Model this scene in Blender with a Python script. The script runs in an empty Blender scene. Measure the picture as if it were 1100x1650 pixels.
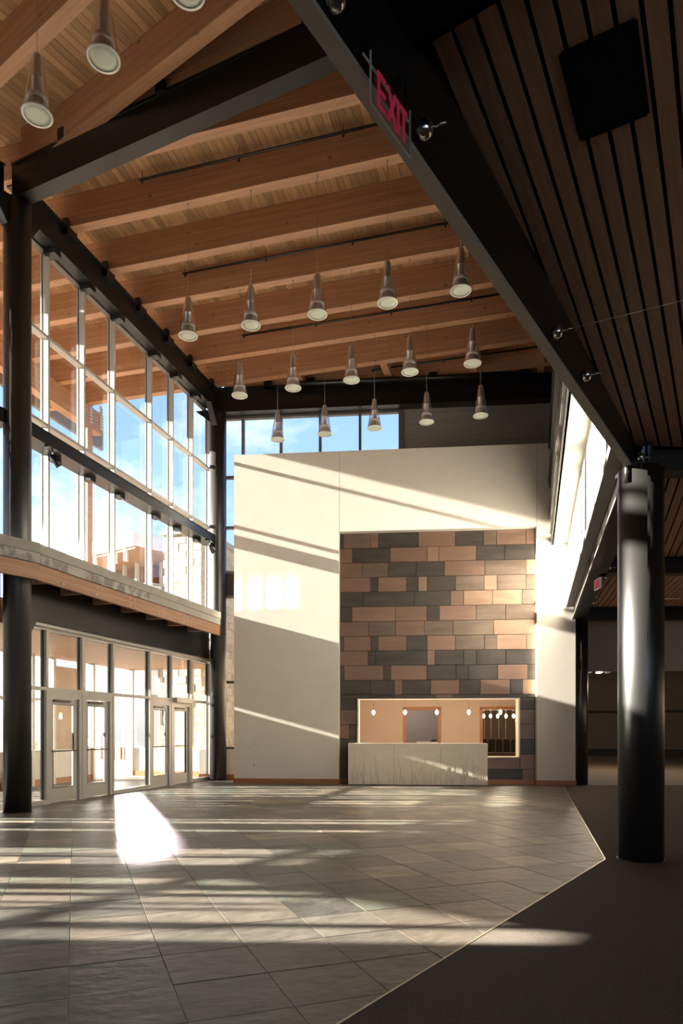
import bpy, math, random
from mathutils import Vector, Matrix
R = random.Random(7)
SC = bpy.context.scene
COL = SC.collection
rad = math.radians
T1, T2, T3 = rad(15.3), rad(34.2), rad(-21.0)      # plan directions: far hall, near hall, floor tiles
TW = rad(5.36)                                      # far wall

# ------------------------------------------------------------------ camera
cam = bpy.data.cameras.new('camera'); camo = bpy.data.objects.new('camera', cam); COL.objects.link(camo)
camo.location = (0, 0, 1.4); camo.rotation_euler = (rad(90), 0, 0)
cam.sensor_fit = 'HORIZONTAL'; cam.sensor_width = 36; cam.lens = 36 * 1120 / 1100
cam.shift_y = 352 / 1100; cam.clip_end = 500
SC.camera = camo

# ------------------------------------------------------------------ sky
W = bpy.data.worlds.new('sky'); SC.world = W; W.use_nodes = True
nt = W.node_tree; nt.nodes.clear()
def N(t, **k):
    n = nt.nodes.new(t)
    for a, b in k.items(): setattr(n, a, b)
    return n
out = N('ShaderNodeOutputWorld'); bg = N('ShaderNodeBackground'); bg.inputs[1].default_value = 1.4
tc = N('ShaderNodeTexCoord'); mp = N('ShaderNodeMapping'); mp.inputs['Scale'].default_value = (1.6, 1.6, 3.4)
mp.inputs['Location'].default_value = (0.3, 0.15, 0.4)
no = N('ShaderNodeTexNoise'); no.inputs['Scale'].default_value = 2.1; no.inputs['Detail'].default_value = 9; no.inputs['Roughness'].default_value = .62
cr = N('ShaderNodeValToRGB'); cr.color_ramp.elements[0].position = .50; cr.color_ramp.elements[1].position = .84
sp = N('ShaderNodeSeparateXYZ'); gr = N('ShaderNodeValToRGB')
e = gr.color_ramp.elements; e[0].position = 0; e[0].color = (.66, .75, .86, 1); e[1].position = .75; e[1].color = (.09, .20, .46, 1)
x = e.new(.18); x.color = (.30, .46, .72, 1)
mx = N('ShaderNodeMix', data_type='RGBA'); mx.inputs['B'].default_value = (.95, .96, .98, 1)
L = nt.links.new
L(tc.outputs['Generated'], mp.inputs[0]); L(mp.outputs[0], no.inputs['Vector']); L(no.outputs[0], cr.inputs[0])
L(tc.outputs['Generated'], sp.inputs[0]); L(sp.outputs[2], gr.inputs[0])
L(cr.outputs[0], mx.inputs['Factor']); L(gr.outputs[0], mx.inputs['A']); L(mx.outputs['Result'], bg.inputs[0]); L(bg.outputs[0], out.inputs[0])

# ------------------------------------------------------------------ sun
sun = bpy.data.lights.new('sun', 'SUN'); sun.energy = 33; sun.angle = rad(.6); sun.color = (1, .915, .79)
suno = bpy.data.objects.new('sun', sun); COL.objects.link(suno)
suno.rotation_euler = Vector((1, -.035, -.27)).to_track_quat('-Z', 'Y').to_euler()
# area light standing in for low sun thrown back through the doors by the glass of the wing across the court
sp_ = bpy.data.lights.new('glass_glint', 'AREA'); sp_.energy = 24; sp_.shape = 'RECTANGLE'; sp_.size = .62; sp_.size_y = 1.9
sp_.spread = rad(2.5); sp_.color = (1, .80, .88)
spo = bpy.data.objects.new('glass_glint', sp_); COL.objects.link(spo)
_d = Vector((-.33, .94, .24)).normalized()
spo.location = Vector((-3.12, 11.3, 0)) + _d * 17
spo.rotation_euler = (-_d).to_track_quat('-Z', 'Y').to_euler()

# area light added for a glint of the low sun off unseen glass, landing high on the white wall
g2 = bpy.data.lights.new('wall_glint', 'AREA'); g2.energy = 22; g2.shape = 'RECTANGLE'; g2.size = 1.6; g2.size_y = 1.0; g2.spread = rad(2); g2.color = (1, .97, .95)
g2o = bpy.data.objects.new('wall_glint', g2); COL.objects.link(g2o)
_e = Vector((.62, .78, .02)).normalized(); g2o.location = Vector((-1.75, 18.35, 4.78)) - _e * 20; g2o.rotation_euler = _e.to_track_quat('-Z', 'Y').to_euler()

SC.view_settings.view_transform = 'Standard'; SC.view_settings.look = 'None'
SC.view_settings.gamma = 1; SC.view_settings.use_curve_mapping = False
SC.view_settings.exposure = 0.78
SC.cycles.transparent_max_bounces = 40; SC.cycles.max_bounces = 12; SC.cycles.diffuse_bounces = 7
SC.cycles.sample_clamp_indirect = 6; SC.cycles.caustics_reflective = False; SC.cycles.caustics_refractive = False

# ------------------------------------------------------------------ materials
def mat(name, col, rough=.6, metal=0, var=0, vscale=4, stretch=(1, 1, 1), bump=0, bscale=40, col2=None, rnd=0,
        emit=None, estr=0, lam=0, coat=0, spec=.5, ramp=(.3, .7), knots=0):
    m = bpy.data.materials.new(name); m.use_nodes = True
    t = m.node_tree; b = t.nodes['Principled BSDF']
    b.inputs['Roughness'].default_value = rough; b.inputs['Metallic'].default_value = metal
    b.inputs['Specular IOR Level'].default_value = spec
    if coat: b.inputs['Coat Weight'].default_value = coat; b.inputs['Coat Roughness'].default_value = .15
    c = (*col, 1); b.inputs['Base Color'].default_value = c
    if emit: b.inputs['Emission Color'].default_value = (*emit, 1); b.inputs['Emission Strength'].default_value = estr
    if not (var or bump or rnd or col2 or lam): return m
    n = t.nodes.new; l = t.links.new
    tx = n('ShaderNodeTexCoord'); oi = n('ShaderNodeObjectInfo')
    off = n('ShaderNodeVectorMath'); off.operation = 'MULTIPLY_ADD'
    off.inputs[1].default_value = (37, 53, 11)
    cb = n('ShaderNodeCombineXYZ')
    for i in range(3): l(oi.outputs['Random'], cb.inputs[i])
    l(cb.outputs[0], off.inputs[0]); l(tx.outputs['Object'], off.inputs[2])
    mpn = n('ShaderNodeMapping'); mpn.inputs['Scale'].default_value = stretch; l(off.outputs[0], mpn.inputs[0])
    nz = n('ShaderNodeTexNoise'); nz.inputs['Scale'].default_value = vscale; nz.inputs['Detail'].default_value = 7; nz.inputs['Roughness'].default_value = .6
    l(mpn.outputs[0], nz.inputs['Vector'])
    rp = n('ShaderNodeValToRGB'); rp.color_ramp.elements[0].position, rp.color_ramp.elements[1].position = ramp
    lo = col2 if col2 else tuple(max(0, v * (1 - var)) for v in col)
    hi = col if col2 else tuple(v * (1 + var) for v in col)
    rp.color_ramp.elements[0].color = (*lo, 1); rp.color_ramp.elements[1].color = (*hi, 1)
    l(nz.outputs[0], rp.inputs[0]); cur = rp.outputs[0]
    def scale_by(cur, fac, lo_, hi_):
        mr = n('ShaderNodeMapRange'); mr.inputs['To Min'].default_value = lo_; mr.inputs['To Max'].default_value = hi_
        l(fac, mr.inputs['Value'])
        vm = n('ShaderNodeVectorMath'); vm.operation = 'SCALE'; l(cur, vm.inputs[0]); l(mr.outputs[0], vm.inputs['Scale'])
        return vm.outputs[0]
    if rnd: cur = scale_by(cur, oi.outputs['Random'], 1 - rnd, 1 + rnd)
    if lam:
        sx = n('ShaderNodeSeparateXYZ'); l(tx.outputs['Object'], sx.inputs[0])
        ml = n('ShaderNodeMath'); ml.operation = 'SNAP'; ml.inputs[1].default_value = .038; l(sx.outputs[2], ml.inputs[0])
        wn = n('ShaderNodeTexWhiteNoise'); wn.noise_dimensions = '1D'; l(ml.outputs[0], wn.inputs['W'])
        cur = scale_by(cur, wn.outputs[0], 1 - lam, 1 + lam)
    if knots:
        vo = n('ShaderNodeTexVoronoi'); vo.inputs['Scale'].default_value = knots
        mk = n('ShaderNodeMapping'); mk.inputs['Scale'].default_value = tuple(max(.45, s ** .4) if s < 1 else 1 for s in stretch)
        l(off.outputs[0], mk.inputs[0]); l(mk.outputs[0], vo.inputs['Vector'])
        mr = n('ShaderNodeMapRange'); mr.inputs['From Min'].default_value = .04; mr.inputs['From Max'].default_value = .1
        mr.inputs['To Min'].default_value = .45; mr.inputs['To Max'].default_value = 1; l(vo.outputs['Distance'], mr.inputs['Value'])
        vm = n('ShaderNodeVectorMath'); vm.operation = 'SCALE'; l(cur, vm.inputs[0]); l(mr.outputs[0], vm.inputs['Scale']); cur = vm.outputs[0]
    l(cur, b.inputs['Base Color'])
    if bump:
        nb = n('ShaderNodeTexNoise'); nb.inputs['Scale'].default_value = bscale; nb.inputs['Detail'].default_value = 6
        l(mpn.outputs[0], nb.inputs['Vector'])
        bp = n('ShaderNodeBump'); bp.inputs['Strength'].default_value = bump; bp.inputs['Distance'].default_value = .02
        l(nb.outputs[0], bp.inputs['Height']); l(bp.outputs[0], b.inputs['Normal'])
    return m

def glassmat(name, tint, rough=.0, ior=1.5, edge=(5, .035)):
    m = bpy.data.materials.new(name); m.use_nodes = True; t = m.node_tree; t.nodes.clear()
    o = t.nodes.new('ShaderNodeOutputMaterial'); mi = t.nodes.new('ShaderNodeMixShader')
    lw = t.nodes.new('ShaderNodeLayerWeight'); lw.inputs[0].default_value = .5
    pw = t.nodes.new('ShaderNodeMath'); pw.operation = 'POWER'; pw.inputs[1].default_value = edge[0]
    f = t.nodes.new('ShaderNodeMath'); f.operation = 'MULTIPLY_ADD'; f.inputs[1].default_value = .9; f.inputs[2].default_value = edge[1]
    t.links.new(lw.outputs['Facing'], pw.inputs[0]); t.links.new(pw.outputs[0], f.inputs[0])
    a = t.nodes.new('ShaderNodeBsdfTransparent'); a.inputs[0].default_value = (*tint, 1)
    g = t.nodes.new('ShaderNodeBsdfGlossy'); g.inputs['Roughness'].default_value = rough; g.inputs[0].default_value = (1, 1, 1, 1)
    t.links.new(f.outputs[0], mi.inputs[0]); t.links.new(a.outputs[0], mi.inputs[1]); t.links.new(g.outputs[0], mi.inputs[2])
    t.links.new(mi.outputs[0], o.inputs[0]); return m

M = {}
M['steel'] = mat('black_steel', (.009, .0085, .008), .36, spec=.45)
M['colsteel'] = mat('column_steel', (.016, .0155, .015), .40, spec=1.0)
M['steelgrey'] = mat('grey_brown_metal', (.16, .14, .12), .5)
M['lip'] = mat('lit_steel_lip', (.36, .33, .28), .5)  # black flange coloured grey for the light bounced up from the floor
M['fir'] = mat('glulam', (.52, .29, .165), .5, col2=(.36, .175, .092), vscale=3, stretch=(.25, 7, 7), lam=.10, rnd=.06, knots=3, ramp=(.3, .7))
M['firu'] = mat('glulam_long', (.52, .29, .165), .5, col2=(.36, .175, .092), vscale=3, stretch=(7, .25, 7), lam=.10, rnd=.06, knots=3, ramp=(.3, .7))
M['deck'] = mat('deck_board', (.50, .315, .16), .55, col2=(.33, .185, .09), vscale=4, stretch=(8, .4, 4), rnd=.25, knots=4)
M['soffit'] = mat('soffit_board', (.38, .215, .13), .5, col2=(.26, .14, .08), vscale=4, stretch=(9, .5, 4), rnd=.14)
M['trimwood'] = mat('trim_wood', (.46, .20, .09), .4, col2=(.33, .13, .055), vscale=4, stretch=(.5, 4, 9))
M['plaster'] = mat('cream_plaster', (.80, .745, .66), .85, var=.03, vscale=2)
M['white'] = mat('white_plaster', (.84, .81, .75), .8, var=.03, vscale=2)
M['alum'] = mat('warm_grey_aluminium', (.56, .54, .49), .42, metal=.15)
M['gasket'] = mat('dark_gasket', (.04, .045, .045), .5)
M['concrete'] = mat('concrete', (.42, .395, .35), .8, var=.12, vscale=2.2, bump=.15)
M['stain'] = mat('stained_concrete', (.50, .48, .43), .8, col2=(.27, .25, .22), vscale=3, bump=.2, ramp=(.44, .54))
M['carpet'] = mat('brown_carpet', (.31, .265, .23), .95, col2=(.12, .10, .088), vscale=130, bump=.8, bscale=260, spec=.1)
M['grout'] = mat('grout', (.33, .29, .23), .6)
M['groutd'] = mat('metal_strip', (.6, .52, .38), .35, metal=.6)
def slate(nm, c, c2, rg=.42): return mat(nm, c, rg, col2=c2, vscale=2.6, stretch=(1, 1.5, 1), bump=.6, bscale=6.5, rnd=.16, ramp=(.36, .64), spec=.6)
M['s0'] = slate('slate_grey', (.15, .135, .115), (.105, .095, .08))
M['s1'] = slate('slate_tan', (.29, .24, .175), (.17, .142, .11))
M['s2'] = slate('slate_green', (.15, .155, .125), (.075, .08, .064))
M['s3'] = slate('slate_brown', (.165, .138, .113), (.115, .098, .08))
M['s4'] = slate('slate_dark', (.095, .088, .078), (.06, .056, .05))
def cop(nm, c, c2): return mat(nm, c, .42, metal=.45, col2=c2, vscale=2.2, stretch=(.6, 1, 3.2), rnd=.10)
M['cD'] = cop('dark_patina_copper', (.12, .10, .083), (.07, .06, .052))
M['cM'] = cop('brown_patina_copper', (.25, .18, .135), (.16, .115, .088))
M['cC'] = cop('copper_sheet', (.34, .205, .145), (.25, .155, .115))
M['cY'] = cop('bright_copper_sheet', (.44, .28, .19), (.34, .215, .15))
M['desk'] = mat('cast_stone', (.86, .78, .65), .7, var=.05, vscale=5)
M['groove_shade'] = mat('cast_stone_shade', (.46, .40, .30), .8)  # darker copy of the desk stone, putting groove shade into the colour
M['metal'] = mat('brushed_aluminium', (.60, .57, .54), .38, metal=.55)
M['refl'] = mat('lamp_reflector', (.60, .56, .50), .4)
M['lens'] = mat('frosted_lens', (.62, .68, .58), .35)
M['collar'] = mat('white_collar', (.88, .86, .82), .4)
M['chrome'] = mat('chrome', (.6, .6, .58), .14, metal=1)
M['wire'] = mat('thin_cable', (.28, .24, .2), .4, metal=.5)
M['glass'] = glassmat('window_glass', (.965, .975, .97))
M['cone'] = glassmat('lamp_glass', (.99, .985, .985), ior=1.45, edge=(2.2, .05))
M['bulb'] = mat('lit_bulb', (1, .8, .5), .5, emit=(1, .72, .38), estr=14)
M['lit'] = mat('lit_lens', (1, .9, .8), .5, emit=(1, .85, .7), estr=6)
M['red'] = mat('exit_red', (.55, .02, .05), .4, emit=(.9, .06, .16), estr=.07)
M['signglass'] = glassmat('sign_acrylic', (.9, .9, .9))
M['edge'] = mat('acrylic_edge', (.5, .5, .47), .3)
M['dark'] = mat('dark_paint', (.035, .028, .022), .7)
M['black'] = mat('flat_black', (.006, .006, .006), .9, spec=.1)
M['hallwall'] = mat('brown_hall_wall', (.13, .092, .06), .8, var=.08)
M['endwall'] = mat('brown_end_wall', (.24, .175, .12), .8, var=.08)
M['tanwall'] = mat('tan_wall', (.60, .47, .36), .8)
M['greywall'] = mat('grey_wall', (.32, .29, .27), .8)
M['clad'] = mat('grey_cladding', (.38, .335, .28), .6, col2=(.29, .255, .215), vscale=4, stretch=(.4, 1, 12))
M['stone'] = mat('cream_stone', (.60, .52, .38), .85, col2=(.38, .31, .21), vscale=9, bump=.6, bscale=20, rnd=.2)
M['leaf'] = mat('leaf', (.14, .22, .06), .6, col2=(.05, .10, .02), vscale=20)
M['ground'] = mat('paving', (.32, .30, .27), .9, var=.12, vscale=.6)
M['planter'] = mat('white_planter', (.78, .76, .70), .6)
M['brick'] = mat('far_brick', (.28, .12, .07), .8, col2=(.2, .08, .05), vscale=5)
M['carpaint'] = mat('dark_paint_metal', (.03, .035, .05), .25, coat=.6)
M['rubber'] = mat('rubber', (.02, .02, .02), .8)

# ------------------------------------------------------------------ mesh builder
class MB:
    def __init__(s): s.v = []; s.f = []; s.sm = []
    def add(s, vs, fs, smooth=False):
        o = len(s.v); s.v += [tuple(p) for p in vs]; s.f += [tuple(i + o for i in f) for f in fs]; s.sm += [smooth] * len(fs); return s
    def box(s, x0, x1, y0, y1, z0, z1):
        return s.add([(x0, y0, z0), (x1, y0, z0), (x1, y1, z0), (x0, y1, z0), (x0, y0, z1), (x1, y0, z1), (x1, y1, z1), (x0, y1, z1)],
                     [(0, 3, 2, 1), (4, 5, 6, 7), (0, 1, 5, 4), (1, 2, 6, 5), (2, 3, 7, 6), (3, 0, 4, 7)])
    def prism(s, pts, z0, z1, ch=0):
        n = len(pts)
        if n < 3: return s
        if callable(z0): a = [(x, y, z0(x, y)) for x, y in pts]
        else: a = [(x, y, z0) for x, y in pts]
        if ch:
            cx = sum(p[0] for p in pts) / n; cy = sum(p[1] for p in pts) / n
            def ins(p):
                d = math.hypot(p[0] - cx, p[1] - cy) or 1; k = max(0, 1 - ch * 1.4 / d); return (cx + (p[0] - cx) * k, cy + (p[1] - cy) * k)
            b = [(x, y, z1 - ch * .6) for x, y in pts]; c = [(*ins(p), z1) for p in pts]
            vs = a + b + c
            fs = [tuple(range(n - 1, -1, -1)), tuple(range(2 * n, 3 * n))]
            for i in range(n):
                j = (i + 1) % n; fs += [(i, j, n + j, n + i), (n + i, n + j, 2 * n + j, 2 * n + i)]
            return s.add(vs, fs)
        b = [(x, y, z1(x, y) if callable(z1) else z1) for x, y in pts]
        return s.add(a + b, [tuple(range(n - 1, -1, -1)), tuple(range(n, 2 * n))] + [(i, (i + 1) % n, n + (i + 1) % n, n + i) for i in range(n)])
    def tube(s, p0, p1, r0, r1=None, n=12, cap=True):
        r1 = r0 if r1 is None else r1
        p0, p1 = Vector(p0), Vector(p1); d = (p1 - p0).normalized()
        a = d.orthogonal().normalized(); b = d.cross(a)
        vs = []
        for p, r in ((p0, r0), (p1, r1)):
            for i in range(n):
                t = 2 * math.pi * i / n; vs.append(p + (a * math.cos(t) + b * math.sin(t)) * r)
        s.add(vs, [(i, (i + 1) % n, n + (i + 1) % n, n + i) for i in range(n)] + ([tuple(range(n - 1, -1, -1)), tuple(range(n, 2 * n))] if cap else []), True)
        if cap: s.sm[-1] = s.sm[-2] = False
        return s
    def path(s, pts, r, n=5):
        for a, b in zip(pts, pts[1:]): s.tube(a, b, r, r, n)
        return s
    def lathe(s, prof, n=24, c=(0, 0, 0)):
        vs = []
        for r, z in prof:
            for i in range(n):
                t = 2 * math.pi * i / n; vs.append((c[0] + r * math.cos(t), c[1] + r * math.sin(t), c[2] + z))
        fs = []
        for k in range(len(prof) - 1):
            for i in range(n): fs.append((k * n + i, k * n + (i + 1) % n, (k + 1) * n + (i + 1) % n, (k + 1) * n + i))
        return s.add(vs, fs, True)
    def islands(s):
        p = list(range(len(s.v)))
        def find(a):
            while p[a] != a: p[a] = p[p[a]]; a = p[a]
            return a
        for f in s.f:
            for i in f[1:]:
                a, b = find(f[0]), find(i)
                if a != b: p[a] = b
        out = {}
        for f, sm in zip(s.f, s.sm):
            m = out.setdefault(find(f[0]), (MB(), {}))
            for i in f:
                if i not in m[1]: m[1][i] = len(m[0].v); m[0].v.append(s.v[i])
            m[0].f.append(tuple(m[1][i] for i in f)); m[0].sm.append(sm)
        return [m[0] for m in out.values()]
    def mesh(s, name, m, org=(0, 0, 0)):
        me = bpy.data.meshes.new(name)
        me.from_pydata([(x - org[0], y - org[1], z - org[2]) for x, y, z in s.v], [], s.f)
        me.polygons.foreach_set('use_smooth', s.sm); me.materials.append(M[m] if isinstance(m, str) else m); me.update()
        return me

def rotz(th, x, y): return (x * math.cos(th) + y * math.sin(th), -x * math.sin(th) + y * math.cos(th))   # frame -> world
def unrot(th, X, Y): return (X * math.cos(th) - Y * math.sin(th), X * math.sin(th) + Y * math.cos(th))   # world -> frame (v,u)
def tagit(o, label=None, cat=None, group=None, kind=None):
    if label: o['label'] = label
    if cat: o['category'] = cat
    if group: o['group'] = group
    if kind: o['kind'] = kind
    return o
SPLIT = {'sprinkler_head', 'hanger', 'bolt', 'dowel', 'web', 'gasket', 'glazing_bead', 'low_wall', 'wood_base', 'post', 'channel_flange', 'side_wall',
         'partition', 'recess_backing', 'reed', 'rim_bar', 'pipe'}
class Thing:
    """frame th, shapes given in frame coordinates (v, u, z); origin = the thing's base in the same coordinates"""
    def __init__(s, name, th=0, org=(0, 0, 0), label=None, cat=None, group=None, kind=None, base=(0, 0)):
        s.th, s.org, s.base = th, org, base
        s.o = bpy.data.objects.new(name, None); s.o.empty_display_size = .2; COL.objects.link(s.o)
        X, Y = rotz(th, org[0], org[1]); s.o.location = (X + base[0], Y + base[1], org[2]); s.o.rotation_euler = (0, 0, -th)
        tagit(s.o, label, cat, group, kind)
    def part(s, name, mb, m, parent=None, at=None, kind=None, label=None):
        """at: origin of the part in frame coords (else the thing's origin)"""
        if name in SPLIT and kind is None:
            isl = mb.islands()
            if len(isl) > 1:
                for b in isl[1:]: s._part(name, b, m, parent, at, kind, label)
                mb = isl[0]
        return s._part(name, mb, m, parent, at, kind, label)
    def _part(s, name, mb, m, parent=None, at=None, kind=None, label=None):
        po = at or s.org
        o = bpy.data.objects.new(name, mb.mesh(name, m, po)); COL.objects.link(o)
        if parent is None: o.parent = s.o; o.location = tuple(po[i] - s.org[i] for i in range(3))
        else:
            o.parent = parent; o.location = tuple(po[i] - s.org[i] - parent.location[i] for i in range(3))
        tagit(o, label, None, None, kind); return o
    def again(s, src, d, parent=None):
        o = src.copy(); COL.objects.link(o); o.parent = parent or src.parent
        o.location = src.location + Vector(d); return o
def single(name, mb, m, th=0, org=(0, 0, 0), base=(0, 0), **k):
    o = bpy.data.objects.new(name, mb.mesh(name, m, org)); COL.objects.link(o)
    X, Y = rotz(th, org[0], org[1]); o.location = (X + base[0], Y + base[1], org[2]); o.rotation_euler = (0, 0, -th)
    return tagit(o, **k)
def copy_tree(o, parent=None):
    c = o.copy(); COL.objects.link(c); c.parent = parent
    for ch in list(o.children): copy_tree(ch, c)
    return c
def clip(poly, a, b, c):
    """keep a*x+b*y<=c"""
    outp = []
    for i, p in enumerate(poly):
        q = poly[(i + 1) % len(poly)]
        dp, dq = a * p[0] + b * p[1] - c, a * q[0] + b * q[1] - c
        if dp <= 0: outp.append(p)
        if (dp < 0 < dq) or (dq < 0 < dp):
            t = dp / (dp - dq); outp.append((p[0] + (q[0] - p[0]) * t, p[1] + (q[1] - p[1]) * t))
    return outp
def halfplane(P, Q, keep):
    """world half plane through P,Q holding point keep -> (a,b,c)"""
    a, b = -(Q[1] - P[1]), Q[0] - P[0]; c = a * P[0] + b * P[1]
    if a * keep[0] + b * keep[1] > c: a, b, c = -a, -b, -c
    return a, b, c
def area(p): return abs(sum(p[i][0] * p[(i + 1) % len(p)][1] - p[(i + 1) % len(p)][0] * p[i][1] for i in range(len(p)))) / 2 if len(p) > 2 else 0
def fr2w(th, pts): return [rotz(th, x, y) for x, y in pts]
def w2fr(th, pts): return [unrot(th, x, y) for x, y in pts]

# key plan points (world)
LC = (-5.57, 11.95)           # column at the bend, window side
RC = (3.25, 7.55)             # column at the bend, hall side
FL = (-3.48, 19.60)           # far column, window side
FR = (6.14, 18.02)            # far column, hall side
VW, VW2 = -8.92, -11.72       # window planes in frames 1, 2
MS = -.46                     # slope of the mitre line between the two roof bays
def miter(keep_far): return halfplane(LC, (LC[0] + 1, LC[1] + MS), (0, 30) if keep_far else (0, -30))
ZJ, ZD = 11.0, 11.61          # joist underside, deck underside

# ================================================================== FLOOR
fl = Thing('floor', 0, (0, 0, 0), kind='structure')
fl.part('subfloor', MB().box(-24, 31, -12, 46, -.3, -.005), 'grout')
CK = (2.86, 7.54)
hp = [halfplane(CK, (CK[0] + math.tan(T1), CK[1] + 1), (-5, 7)), halfplane(CK, (CK[0] + math.tan(T2), CK[1] + 1), (-5, 7)),
      halfplane((-2.85, 18.75), (6, 17.92), (0, 0)), halfplane((0, 1.2), (1, 1.2), (0, 9)),
      halfplane(rotz(T1, -12.2, 0), rotz(T1, -12.2, 10), (0, 0))]
tiles = []
P3 = .535
for i in range(-34, 36):
    for j in range(-12, 40):
        v0, u0 = -.030 + i * P3, 3.905 + j * P3 * .99
        jit = lambda: R.uniform(-.0012, .0012)
        q = [(v0 + .0025, u0 + .0025), (v0 + P3 - .0025, u0 + .0025), (v0 + P3 - .0025, u0 + P3 * .99 - .0025), (v0 + .0025, u0 + P3 * .99 - .0025)]
        w = fr2w(T3, q)
        for h in hp:
            if w: w = clip(w, *h)
        if area(w) < .01: continue
        cx = sum(p[0] for p in w) / len(w); cy = sum(p[1] for p in w) / len(w)
        vis = cy > 2.9 and abs(cx / cy) < .53 and unrot(T1, cx, cy)[0] > -8.9
        tiles.append((0 if vis else 1, cy, w, cx))
tiles.sort(key=lambda t: (t[0], t[1]))
SL = ['s0', 's0', 's1', 's2', 's3', 's3', 's4']
rest = {k: MB() for k in set(SL)}
for n_, (hid, cy, w, cx) in enumerate(tiles):
    m = R.choice(SL); top = R.uniform(-.0012, .0012)
    if n_ < 300:
        wf = w2fr(T3, w); at = (*unrot(T3, cx, cy), 0)
        o = bpy.data.objects.new('tile', MB().prism(wf, -.014, top, .0025).mesh('tile', m, at)); COL.objects.link(o)
        o.parent = fl.o; o.location = (cx, cy, 0); o.rotation_euler = (0, 0, -T3)
    else: rest[m].prism(w, -.014, top, .0025)
for k, b in rest.items():
    if b.v: fl.part('tile_field', b, k, kind='stuff')
# carpet
cp = []
far = (CK[0] + math.tan(T1) * 12, CK[1] + 12)
A = (CK[0] + math.tan(T1) * 10.05, 17.6)
B2 = (CK[0] - math.tan(T2) * 14, CK[1] - 14)
carp = [A, CK, B2, (14, B2[1]), (14, 17.75), (A[0] + .3, 17.75)]
single('carpet', MB().prism([A, CK, (14, CK[1]), (14, 17.75), (A[0], 17.75)], -.011, .004)
       .prism([CK, B2, (14, B2[1]), (14, CK[1])], -.011, .004), 'carpet', kind='structure')
st = MB()
for P, Q in ((A, CK), (CK, B2)):
    d = Vector((Q[0] - P[0], Q[1] - P[1])).normalized(); nx, ny = d.y * .006, -d.x * .006
    st.prism([(P[0] - nx, P[1] - ny), (Q[0] - nx, Q[1] - ny), (Q[0] + nx, Q[1] + ny), (P[0] + nx, P[1] + ny)], -.005, .006)
single('trim_1', st, 'groutd', kind='structure')
single('floor', MB().prism([(6.2, 17.75), (29, 17.75), (29, 44), (4, 44)], -.011, .003), 'hallwall', kind='structure')

# ================================================================== FAR WALL (frame TW, origin at its left foot)
WB = (-2.85, 18.45)
wb = Thing('wall_back', TW, (0, 0, 0), kind='structure', base=WB)
RX0, RX1, RZ = 2.81, 7.86, 6.6
zt = 8.71
wb.part('plaster_panel', MB().box(0, 2.80, 0, .34, 0, zt), 'plaster')
wb.part('plaster_panel', MB().box(2.81, 7.855, 0, .34, RZ, zt), 'plaster')
wb.part('plaster_panel', MB().box(7.865, 8.82, 0, .34, 0, zt), 'plaster')
wb.part('joint_backing', MB().box(.02, 8.8, .012, .33, RZ + .02, zt - .01), 'greywall')
# copper recess backing with the service opening
OX0, OX1, OZ0, OZ1 = 3.27, 7.46, .69, 2.24
bk = MB().box(RX0, OX0, .22, .34, 0, RZ).box(OX1, RX1, .22, .34, 0, RZ).box(OX0, OX1, .22, .34, OZ1, RZ).box(OX0, OX1, .22, .34, 0, OZ0)
wb.part('recess_backing', bk, 'dark')
single('baseboard_back', MB().box(-.02, 2.82, -.02, 0, 0, .13).box(7.84, 8.84, -.02, 0, 0, .13).box(-.02, 0, -.02, .34, 0, .13)
       .box(RX0, 3.0, .17, .20, 0, .13).box(6.5, RX1, .17, .20, 0, .13), 'trimwood', TW, base=WB, kind='structure')
rows = [
 "50D68M205C245D447C630D770M835C980C1025", "50C112D305C490Y548C735D875D1025", "50C162M295D435D577C778M980Y1025",
 "50C205D243C387D447Y490D632M775Y838M980M1025", "50D165D427D607C672Y815Y960M1025", "50D110C330C490D552C735M880M1025",
 "50C195M332C477M620M820Y1025", "50D68C207D243C387D490C632M775M838Y982Y1025", "50C192D230D490C530D672D735D880D1025",
 "50D70C270D308C490D635D695D840C988D1025", "50D205D325C367D508C652D755C902D965Y1025", "50D205D535C615D820D900D1025",
 "50M140M310D600M925D942M1025", "50C98D310M600D925M942M1025", "50D310D600D1025", "50D250D500D770C950C1025", "50D200D500D770D962C1025"]
import re
RH = (RZ - .02) / 17
def sx(px): return RX0 + (px - 50) / 975 * (RX1 - RX0)
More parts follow.
